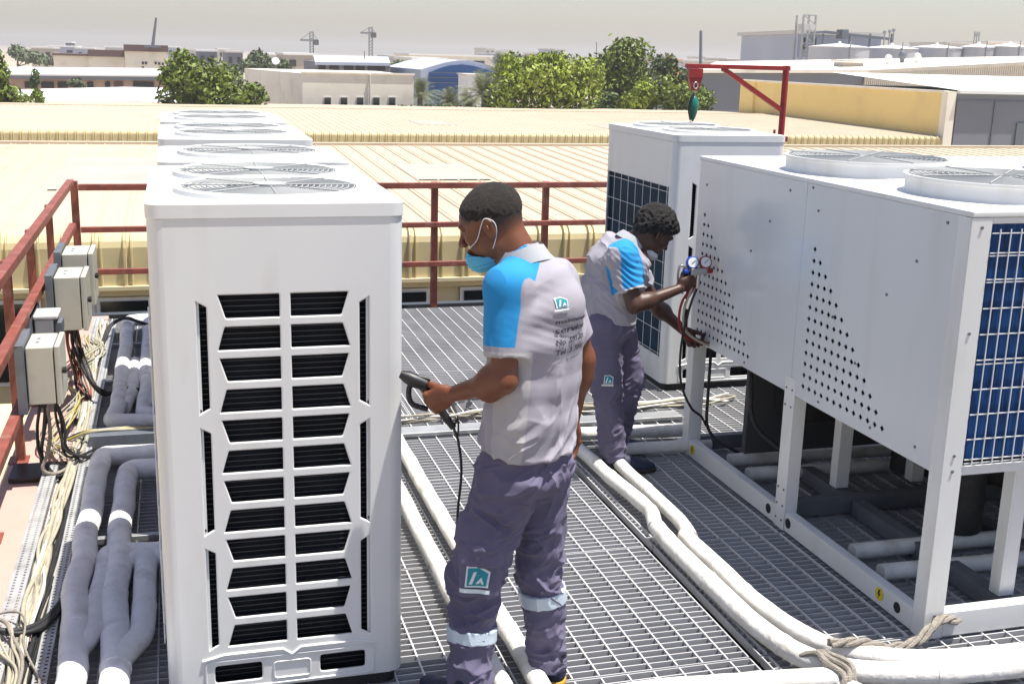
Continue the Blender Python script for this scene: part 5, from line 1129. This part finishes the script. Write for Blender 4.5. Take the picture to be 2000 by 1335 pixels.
    dd = .0085*low*fold_noise(V, u, (17, 12, 6), 3) + .0060*fold_noise(V, [tuple(s_), tuple(f), (0, 0, 1)], (11, 11, 3.5), 8)*(.35+.65*np.clip((1.35-zz)/.2, 0, 1))
    arm = np.exp(-((np.linalg.norm(V-np.array(J['Lsh']+Vector((.09, .03, -.13))), axis=1)/.085)**2)); q = V@np.array([.35, -.10, .93]); dd = dd+arm*.0055*np.sin(q*2*math.pi/.026)
    sl_ = np.exp(-((np.linalg.norm(V-np.array(cl), axis=1)/.09)**2)); dd = dd+sl_*.0022*fold_noise(V, [tuple(s_), tuple(f), (0, 0, 1)], (30, 30, 12), 5)
    bk = 1-.75*np.clip((-(V-np.array((1.07, 3.418, 0)))@np.array(f)-.03)/.04, 0, 1)*np.clip((zz-1.17)/.05, 0, 1)*np.clip((1.45-zz)/.04, 0, 1); dd = dd*bk
    V = V+N*dd[:, None]
    # regions
    b_ = (V-np.array((1.07, 3.418, 0)))@np.array(s_); a_ = (V-np.array(J['Lsh']))@np.array(f)
    dl = (cl-J['Lsh']).normalized(); al = sd(V, cl, dl); dr = (cr-J['Rsh']).normalized(); ar = sd(V, cr, dr)
    rad = np.linalg.norm((V-np.array(J['Lsh']))-np.outer((V-np.array(J['Lsh']))@np.array(dl), np.array(dl)), axis=1)
    blue = np.minimum.reduce([a_+.068-.35*np.clip(.12-b_, 0, .1), b_-.055, np.where(zz > 1.36, 1, .115-rad), -al-.030])
    rr = np.linalg.norm((V-np.array(J['Rsh']))-np.outer((V-np.array(J['Rsh']))@np.array(dr), np.array(dr)), axis=1)
    blue2 = np.minimum.reduce([(V-np.array(J['Rsh']))@np.array(f)-.01, -b_-.06, np.where(zz > 1.36, 1, .095-rr), -ar-.03])
    cuff = np.minimum.reduce([al+.014, .085-rad])
    sh = skin('shirt', V, Q, SHIRT, par, dict(blue=np.maximum(blue, blue2), cuff=cuff))
    # collar
    mb = MB(); nrm = Vector((-.20, .12, .96)).normalized(); cc = nb_+Vector((-.012, .003, .050)); x = nrm.orthogonal().normalized(); x = (f-nrm*f.dot(nrm)).normalized(); y = nrm.cross(x); nn = 40; rows = [(.069, .006), (.0665, .030), (.069, .036), (.080, .012), (.090, -.014), (.087, -.016), (.076, .010)]
    o = len(mb.v)
    for r_, h_ in rows:
        for k in range(nn+1):
            a = -math.pi+.35+(2*math.pi-.70)*k/nn+math.pi; mb.v.append(tuple(cc+(x*math.cos(a)*1.02+y*math.sin(a)*.98)*r_+nrm*(h_+.004*math.sin(a*3))))
    for i in range(len(rows)-1):
        for k in range(nn): a = o+i*(nn+1)+k; mb.f.append((a, a+1, a+nn+2, a+nn+1))
    obj('collar', mb, mat('collar_grey', (.36, .375, .40), .85, var=.06, bump=.2, bscale=400), sh, smooth='auto')
    # back print
    tr = bvh(sh); X = -s_; Z = Vector((.0, 0, 1)); Nn = (-f+Vector((0, 0, .12))).normalized(); C0 = Vector((1.07, 3.418, 0))-f*.10+s_*.088
    emblem(sh, tr, org, C0+Z*1.392+X*.020, X, Z, Nn, .62)
    for i, (tx, sz, zz_) in enumerate((('maintenance', .020, 1.330), ('services', .030, 1.298), ('No  591 701', .026, 1.262), ('Tel  3 7041', .026, 1.230))):
        mb = text_mb(tx, sz); W_ = max(v[0] for v in mb.v); k = .150/W_; mb.v = [(x*k, y, z) for x, y, z in mb.v]; obj('lettering', project(mb, tr, org, C0+Z*zz_-s_*.0, X, Z, Nn, .0036), INK, sh)
    # trousers
    T = Field((.70, 3.16, .03), (1.36, 3.70, 1.0), .0036)
    T.loft([((1.062, 3.418, .955), .145, .098), ((1.060, 3.418, .905), .152, .108), ((1.052, 3.418, .82), .172, .135)], s_, k=.02)
    T.cone(J['Lhip']+Vector((.01, 0, -.02)), J['Lknee'], .102, .082, k=.03); T.cone(J['Lknee'], J['Lank'], .082, .060, k=.02); T.cone(J['Rhip'], J['Rknee'], .098, .074, k=.03); T.cone(J['Rknee'], J['Rank'], .074, .060, k=.02)
    T.ell(J['Lknee'].lerp(J['Lhip'], .35)+s_*.02, (.09, .09, .13), None, k=.03); T.cut((0, 0, .062), (0, 0, -1))
    V, Q = T.mesh(); V = relax(V, Q, 3, .6); base_T = T
    N = vnorm(V, Q); low = np.clip((.60-V[:, 2])/.3, 0, 1)
    amp = .0075+.0055*np.exp(-((V[:, 2]-.42)/.10)**2)+.006*np.exp(-((V[:, 2]-.14)/.08)**2)+.004*np.exp(-((V[:, 2]-.80)/.09)**2)
    amp = amp*np.clip((.93-V[:, 2])/.08, 0, 1)
    V = V+N*(1.35*amp*(.65*fold_noise(V, [(.5, -.3, .8), (.6, .8, 0), (-.64, .4, .65)], (15, 11, 7), 13)+.5*fold_noise(V, [(-.45, .2, .87), (.6, .8, 0), (.8, -.3, .5)], (24, 14, 9), 31)))[:, None]
    tz = skin('trousers', V, Q, TROU, par)
    def ring(Fo, c, d, hw, grow, name, m, parent):
        r = .13; c = Vector(c); d = Vector(d).normalized(); F3 = Field(tuple(c-Vector((r, r, r))), tuple(c+Vector((r, r, r))), .0030)
        return F3, c, d
    def band(a, b, ra, rb, t, hw, name='reflective_band'):
        c = a.lerp(b, t); d = (b-a).normalized(); r = ra+(rb-ra)*t
        F3 = Field(tuple(c-Vector((.13, .13, .07))), tuple(c+Vector((.13, .13, .07))), .003); F3.cone(a, b, ra+.012, rb+.012, k=0); F3.cut(c+d*hw, tuple(d)).cut(c-d*hw, tuple(-d))
        V, Q = F3.mesh(); N = vnorm(V, Q); V = V+N*(.0022*fold_noise(V, [(1, 0, 0), (0, 1, 0), (0, 0, 1)], (20, 20, 6), 4))[:, None]; skin(name, V, Q, BAND, tz)
    band(J['Lknee'], J['Lank'], .082, .060, .48, .022); band(J['Rknee'], J['Rank'], .074, .060, .27, .024)
    # cargo pocket on the left thigh
    pn = Vector((-.35, -.93, .08)).normalized(); pc = J['Lknee'].lerp(J['Lhip'], .13)+Vector((-.012, -.064, .0))+pn*.016; px_ = Vector((.93, -.35, 0)); pz = pn.cross(px_)*-1 if pn.cross(px_).z < 0 else pn.cross(px_)
    P_ = Field(tuple(pc-Vector((.12, .12, .13))), tuple(pc+Vector((.12, .12, .16))), .003)
    P_.loft([(pc-pz*.058, .066, .030), (pc+pz*.045, .064, .026)], px_, k=0, p=4); V, Q = P_.mesh(); V = relax(V, Q, 2); N = vnorm(V, Q); V = V+N*(.0035*fold_noise(V, [tuple(px_), tuple(pn), tuple(pz)], (18, 10, 12), 21))[:, None]; pk = skin('pocket', V, Q, POCK, tz)
    P_ = Field(tuple(pc-Vector((.12, .12, .13))), tuple(pc+Vector((.12, .12, .20))), .003); P_.loft([(pc+pz*.050+pn*.004, .071, .033), (pc+pz*.092+pn*.002, .068, .028)], px_, k=0, p=4); V, Q = P_.mesh(); V = relax(V, Q, 1); N = vnorm(V, Q); V = V+N*(.003*fold_noise(V, [tuple(px_), tuple(pn), tuple(pz)], (18, 10, 12), 25))[:, None]; skin('pocket_flap', V, Q, POCK, tz)
    emblem(pk, bvh(pk), org, pc-pz*.008-px_*.006, px_, pz, pn, 1.35)
    # shoes
    shoe(par, (.872, 3.30, 0), (-.45, .9)); shoe(par, (1.200, 3.425, 0), (-.06, 1))
    # face mask pushed under the chin, and its ear loops
    Mk = Field(tuple(hc-Vector((.16, .16, .18))), tuple(hc+Vector((.16, .16, .06))), .0028)
    Mk.ell(Ptop(.050, 0, -.100), (.060, .060, .044), hax, k=.02); Mk.ell(Ptop(.082, 0, -.094), (.034, .040, .038), hax, k=.02)
    Mk.ell(Ptop(.034, 0, -.060), (.068, .0605, .068), hax, k=.004, op='s'); Mk.cut(Ptop(.015, 0, 0), tuple(-fx)); Mk.cut(Ptop(.085, 0, -.064), tuple(ux*.9-fx*.25))
    V, Q = Mk.mesh(); N = vnorm(V, Q); q = (V-np.array(hc))@np.array(ux); V = V+N*(.0016*np.sin(q*2*math.pi/.014))[:, None]
    mk_ = skin('face_mask', V, Q, mat('mask_blue', (.10, .42, .60), .8, var=.08, vscale=30, bump=.2, bscale=300), par)
    for b in (1, -1):
        tubes_obj('ear_loop', [([Ptop(.085, .046*b, -.052), Ptop(.045, .0715*b, -.030), Ptop(.014, .083*b, .010), Ptop(-.004, .086*b, .026), Ptop(-.026, .083*b, .010), Ptop(-.026, .080*b, -.020), Ptop(-.005, .070*b, -.055), Ptop(.022, .062*b, -.088)], .0013)], EMW, mk_)
    # detector in the left hand
    H_ = J['Lwr']+Vector((-.66, .52, -.42)).normalized()*.078*.98+vd*.030
    t = thing('leak_detector', 'black hand-held detector with a short cable, held by the standing man at the unit', 'tool', tuple(H_))
    a, b = H_-gl*.062, H_+gl*.115
    mb = MB(); mb.tube([a, H_, H_+gl*.05, b], [.017, .0165, .014, .011], 14); obj('grip', mb, M['black'], t, smooth='auto')
    hd = Vector((-.75, .22, .35)).normalized()
    mb = MB(); mb.tube([a-gl*.005+hd*-.018, a+hd*.02, a+hd*.05, a+hd*.075], [.019, .023, .021, .012], 14); mb.tube([a+hd*.01+Vector((0, 0, .018)), a-hd*.03+Vector((0, 0, .026))], [.009, .006], 10); obj('head', mb, M['black'], t, smooth='auto')
    mb = MB(); mb.tube(bez([a+hd*.03, a+hd*.045+Vector((0, 0, -.04)), a+hd*.035+Vector((.0, 0, -.08)), H_+hd*.03+gl*.02+Vector((0, 0, -.03))], 8), .009, 8); obj('probe', mb, M['black'], t, smooth=True)
    mb = MB(); mb.tube(bez([b, b+gl*.03+Vector((0, 0, -.03)), b+Vector((.028, 0, -.16)), b+Vector((.020, .01, -.34)), b+Vector((.05, .03, -.60)), b+Vector((.10, .05, -.90))], 10), .0045, 8); mb.tube(bez([b, b+Vector((.012, 0, .028)), b+Vector((.016, 0, .0)), b+Vector((.014, 0, -.03))], 8), .003, 6); obj('cable', mb, M['rubber'], t, smooth=True)
worker_one()
# ---------------------------------------------------------------- the bending worker
def worker_two():
    par = person('man in grey and blue polo bending forward to reach the punched side of the chiller', (2.15, 5.50, 0)); org = ORG[par.name]
    J = {k: Vector(v) for k, v in dict(headc=(2.352, 5.490, 1.268), neck=(2.250, 5.519, 1.205), Rsh=(2.132, 5.385, 1.150), Lsh=(2.270, 5.670, 1.120), Relb=(2.184, 5.300, .925), Rwr=(2.445, 5.350, .992), Lelb=(2.465, 5.690, .835), Lwr=(2.552, 5.500, .735),
        hip=(2.135, 5.550, .800), Rhip=(2.098, 5.482, .790), Lhip=(2.215, 5.612, .778), Rknee=(2.119, 5.460, .458), Rank=(2.165, 5.440, .095), Lknee=(2.303, 5.588, .456), Lank=(2.262, 5.650, .095)).items()}
    f = Vector((.93, .36, 0)).normalized(); s_ = Vector((-f.y, f.x, 0))
    hf = Vector((.86, .10, -.62)).normalized(); hup = Vector((.62, .05, .80))
    Bd = Field((1.96, 5.14, -.01), (2.72, 5.86, 1.42), .0036)
    P, hax = head(Bd, J['headc'], hf, hup, .98); fx, lx, ux = (Vector(a) for a in hax)
    Bd.cone(P(-.04, 0, -.035), J['neck']+Vector((-.02, 0, -.03)), .056, .068, k=.03); Bd.cone(P(0, 0, -.06), J['neck']+Vector((.02, 0, -.06)), .045, .055, k=.03)
    Bd.loft([((2.215, 5.53, 1.17), .15, .07), ((2.175, 5.543, 1.05), .15, .095), ((2.145, 5.55, .92), .14, .09), ((2.135, 5.55, .80), .15, .10)], s_, k=.03)
    for q in 'LR':
        Bd.cone(J[q+'sh'], J[q+'elb'], .050, .040, k=.03); Bd.cone(J[q+'elb'], J[q+'wr'], .040, .025, k=.02); Bd.ell(J[q+'elb'].lerp(J[q+'wr'], .25), (.05, .042, .042), None, k=.03)
        Bd.cone(J[q+'hip'], J[q+'knee'], .078, .05, k=.03); Bd.cone(J[q+'knee'], J[q+'ank'], .05, .035, k=.02)
    vd = Vector((.28, .96, 0))
    gr = Vector((.30, -.08, .95)).normalized()
    hand(Bd, J['Rwr'], (.85, .05, .50), gr, (.25, .95, .1), s=.98, curl=(1.0, 1.2, .9), thumb=(.6, .4, .3))
    hand(Bd, J['Lwr'], (.55, -.25, -.70), (.6, .5, .5), (.3, -.9, .2), s=.98, curl=(.9, 1.1, .8), thumb=(.6, .4, .3))
    V, Q = Bd.mesh(); V = relax(V, Q, 1); skin('body', V, Q, SKIN2, par)
    hc = J['headc']; Hd = Field(tuple(hc-Vector((.16, .15, .13))), tuple(hc+Vector((.17, .15, .17))), .0032)
    Hd.ell(P(-.020, 0, .040), (.112, .088, .094), hax, k=.01); Hd.ell(P(.050, 0, .058), (.062, .070, .050), hax, k=.02); Hd.ell(P(-.075, 0, -.005), (.042, .066, .062), hax, k=.02)
    rnd = random.Random(5)
    for k in range(150):
        d = Vector((rnd.gauss(0, 1), rnd.gauss(0, 1), rnd.gauss(.5, .8))).normalized(); Hd.ell(P(-.012+d.x*.104, d.y*.084, .042+d.z*.090), (rnd.uniform(.007, .012),)*3, None, k=.008)
    Hd.cut(P(.080, 0, .045), tuple(fx*.80-ux*.60)); Hd.cut(P(0, 0, -.012), tuple(fx*.55-ux*.83)); V, Q = Hd.mesh(); N = vnorm(V, Q)
    d = np.array([1-abs(noise.noise(Vector(p)*42+Vector((0, noise.noise(Vector(p)*20)*2, 0))))*2.4+.4*noise.noise(Vector(p)*140) for p in V]); V = V+N*d[:, None]*.0055; skin('hair', V, Q, HAIR, par)
    # shirt
    S = Field((1.94, 5.12, .74), (2.56, 5.92, 1.32), .0036)
    S.loft([((2.240, 5.520, 1.185), .085, .072), ((2.215, 5.528, 1.155), .165, .100), ((2.180, 5.542, 1.07), .185, .128), ((2.150, 5.550, .96), .175, .132), ((2.135, 5.552, .865), .172, .130), ((2.130, 5.552, .80), .178, .130)], s_, k=.02, p=2.15)
    S.ell((2.14, 5.54, 1.10), (.10, .13, .10), None, k=.05)
    cr, cl = J['Rsh'].lerp(J['Relb'], .70), J['Lsh'].lerp(J['Lelb'], .60)
    for a, c, r0, r1 in ((J['Rsh'], cr, .074, .068), (J['Lsh'], cl, .066, .066)):
        S2 = Field(tuple(S.lo), tuple(S.lo+np.array(S.n)*S.h), S.h); d = (c-a).normalized(); S2.cone(a, c+d*.05, r0, r1, k=0); S2.cut(c, tuple(d)); sh_ = [min(p, q) for p, q in zip(S.D.shape, S2.D.shape)]
        sl = tuple(slice(0, k) for k in sh_); h = np.clip(.5+.5*(S.D[sl]-S2.D[sl])/.035, 0, 1); S.D[sl] = S.D[sl]*(1-h)+S2.D[sl]*h-.035*h*(1-h)
    S.cone(J['neck']+Vector((-.01, 0, -.015)), J['Rsh'], .052, .068, k=.04); S.cone(J['neck']+Vector((-.01, 0, -.015)), J['Lsh'], .052, .062, k=.04)
    S.cut((2.13, 5.55, .80), tuple(Vector((0, 0, -1))-f*.12)); S.cone(P(-.03, 0, -.05), J['neck']+Vector((.0, 0, -.01)), .060, .072, k=.004, op='s')
    V, Q = S.mesh(); V = relax(V, Q, 3, .6); N = vnorm(V, Q)
    dd = .0065*fold_noise(V, [(.5, 0, .85), tuple(s_), (-.85, 0, .5)], (14, 10, 6), 3)
    al = sd(V, cr, (cr-J['Rsh']).normalized()); arm = np.exp(-((np.linalg.norm(V-np.array(J['Rsh'].lerp(cr, .5)), axis=1)/.095)**2)); q = V@np.array([.55, -.15, .82]); dd = dd+arm*.0050*np.sin(q*2*math.pi/.024+2*np.sin(V[:, 0]*30))
    V = V+N*dd[:, None]
    dr = np.array((cr-J['Rsh']).normalized()); rel = V-np.array(J['Rsh']); rr = np.linalg.norm(rel-np.outer(rel@dr, dr), axis=1); b_ = -(V-np.array((2.15, 5.545, 0)))@np.array(s_)
    blue = np.minimum.reduce([.102-rr, b_-.085, rel@np.array(f)+.055, -al-.006]); dl = np.array((cl-J['Lsh']).normalized()); rl = V-np.array(J['Lsh']); rr2 = np.linalg.norm(rl-np.outer(rl@dl, dl), axis=1)
    blue2 = np.minimum.reduce([.098-rr2, -b_-.085, rl@np.array(f)+.06, -sd(V, cl, dl)-.006]); cuff = np.minimum.reduce([al+.012, .09-rr])
    sh = skin('shirt', V, Q, SHIRT, par, dict(blue=np.maximum(blue, blue2), cuff=cuff))
    # collar
    mb = MB(); nrm = Vector((.55, -.02, .83)).normalized(); cc = J['neck']+Vector((-.012, .0, .004)); x = (f-nrm*f.dot(nrm)).normalized(); y = nrm.cross(x); nn = 36; rows = [(.069, .0), (.068, .026), (.071, .030), (.082, .010), (.090, -.012), (.087, -.014), (.076, .006)]
    for r_, h_ in rows:
        for k in range(nn+1): a = math.pi-math.pi+.3+(2*math.pi-.6)*k/nn; mb.v.append(tuple(cc+(x*math.cos(a)+y*math.sin(a))*r_+nrm*h_))
    for i in range(len(rows)-1):
        for k in range(nn): a = i*(nn+1)+k; mb.f.append((a, a+1, a+nn+2, a+nn+1))
    obj('collar', mb, bpy.data.materials['collar_grey'], sh, smooth='auto')
    mb = MB(); c = P(.060, -.0, -.125); mb.tube(bez([Vector(c)+Vector((.0, -.02, .01)), Vector(c)+Vector((-.01, -.025, -.02)), Vector(c)+Vector((-.02, -.02, -.05))], 6), [.012]*13, 8)
    Mk = Field(tuple(hc-Vector((.16, .16, .20))), tuple(hc+Vector((.16, .16, .06))), .003)
    Mk.ell(P(.040, 0, -.108), (.055, .058, .030), hax, k=.02); Mk.ell(P(.034, 0, -.070), (.060, .056, .05), hax, k=.004, op='s'); Mk.cut(P(.005, 0, 0), tuple(-fx)); V, Q = Mk.mesh(); N = vnorm(V, Q); d = np.array([noise.noise(Vector(p)*60) for p in V]); V = V+N*d[:, None]*.004
    skin('face_mask', V, Q, mat('mask_white', (.52, .55, .58), .8, var=.1, vscale=40), par)
    # trousers
    T = Field((1.94, 5.24, .03), (2.46, 5.84, .93), .0036)
    T.loft([((2.140, 5.552, .865), .142, .098), ((2.135, 5.552, .81), .156, .114), ((2.140, 5.552, .76), .165, .125)], s_, k=.02)
    T.cone(J['Rhip'], J['Rknee'], .096, .078, k=.03); T.cone(J['Rknee'], J['Rank'], .078, .062, k=.02); T.cone(J['Lhip'], J['Lknee'], .092, .072, k=.03); T.cone(J['Lknee'], J['Lank'], .072, .060, k=.02)
    T.cut((0, 0, .060), (0, 0, -1)); V, Q = T.mesh(); V = relax(V, Q, 3, .6); N = vnorm(V, Q)
    amp = .006+.005*np.exp(-((V[:, 2]-.42)/.10)**2)+.008*np.exp(-((V[:, 2]-.16)/.10)**2)
    V = V+N*(amp*(.6*fold_noise(V, [(.5, .3, .8), (-.4, .9, 0), (-.8, 0, .6)], (15, 11, 7), 53)+.5*fold_noise(V, [(-.45, .2, .87), (.6, .8, 0), (.8, -.3, .5)], (24, 14, 9), 61)))[:, None]
    tz = skin('trousers', V, Q, TROU, par)
    pn = Vector((-.22, -.97, .05)).normalized(); px_ = Vector((.97, -.22, 0)); pz = Vector((0, 0, 1)); tt = bvh(tz)
    emblem(tz, tt, org, J['Rknee']+Vector((-.005, 0, .055)), px_, pz, pn, .85)
    shoe(par, (2.115, 5.455, 0), (.95, -.25), sole=SOLED); shoe(par, (2.215, 5.665, 0), (.95, .1), sole=SOLED)
    # gauge manifold held against the panel
    g0 = J['Rwr']+Vector((.85, .05, .50)).normalized()*.085+Vector((.028, .0, .045))
    t = thing('gauge_manifold', 'blue and red pressure gauge set held by the bending man against the chiller', 'tool', tuple(g0))
    m = MB(); m.beam(g0+Vector((-.05, -.01, .0)), g0+Vector((.055, .01, .0)), .03, .035); m.cyl(g0+Vector((0, 0, -.09)), g0+Vector((0, 0, .02)), .012, 10); obj('body', m, M['steel'], t, bevel=.003)
    for dx, mt, mm in ((-.036, 'blue', mat('gauge_blue', (.01, .06, .42), .35)), (.034, 'red', M['red'])):
        c = g0+Vector((dx, -.006, .046)); n = Vector((-.15, -.95, .25)).normalized()
        m = MB(); m.cyl(c+n*.006, c-n*.022, .033, 24); d = obj('gauge', m, mm, t, bevel=.003)
        m = MB(); m.cyl(c+n*.0065, c+n*.0075, .026, 24); dl_ = obj('dial', m, EMW, d)
        m = MB(); m.beam(c+n*.009-Vector((.008, 0, .006)), c+n*.009+Vector((.014, 0, .013)), .003, .001); obj('needle', m, INK, d)
        m = MB(); k = g0+Vector((dx*1.9, 0, .0)); m.cyl(k-Vector((.012, 0, 0)), k+Vector((.012, 0, 0)), .014, 12); obj('valve_knob', m, mm, t)
    m = MB(); m.tube(bez([g0+Vector((-.03, 0, -.01)), g0+Vector((-.10, .0, .03)), g0+Vector((-.10, .02, -.05)), g0+Vector((-.07, .02, -.12))], 8), .006, 8); obj('hook', m, M['steel'], t, smooth=True)
    for nm, col, off, path in (('red', M['red'], 0, [(0, .0, -.06), (-.055, .01, -.17), (-.045, .03, -.29), (.015, .05, -.36), (.11, .06, -.40), (.20, .02, -.42)]), ('black', M['rubber'], 0, [(.01, 0, -.06), (-.035, .0, -.19), (-.06, .02, -.40), (-.035, .05, -.60), (.03, .05, -.74), (.10, .06, -.80), (.2, .2, -.9)]),
                               ('green', M['cream'], 0, [(-.02, 0, -.06), (-.06, .01, -.20), (-.04, .03, -.31), (.03, .04, -.37), (.12, .05, -.41), (.22, .06, -.42)]), ('red2', M['red'], 0, [(.01, .01, -.06), (-.07, .01, -.15), (-.075, .03, -.27), (-.02, .05, -.36), (.08, .06, -.39)])):
        h_ = single('refrigerant_hose', MB().tube(bez([g0+Vector(p) for p in path], 8), .0068, 8), col, {'red': 'red refrigerant hose hanging from the gauges down to the bending man\'s lower hand', 'red2': 'second red refrigerant hose looping closer to the bending man', 'black': 'thin black hose drooping from the gauges to the pipes under the chiller', 'green': 'yellowish-green refrigerant hose running beside the red one to the chiller corner'}[nm], 'hose', smooth=True)
worker_two()
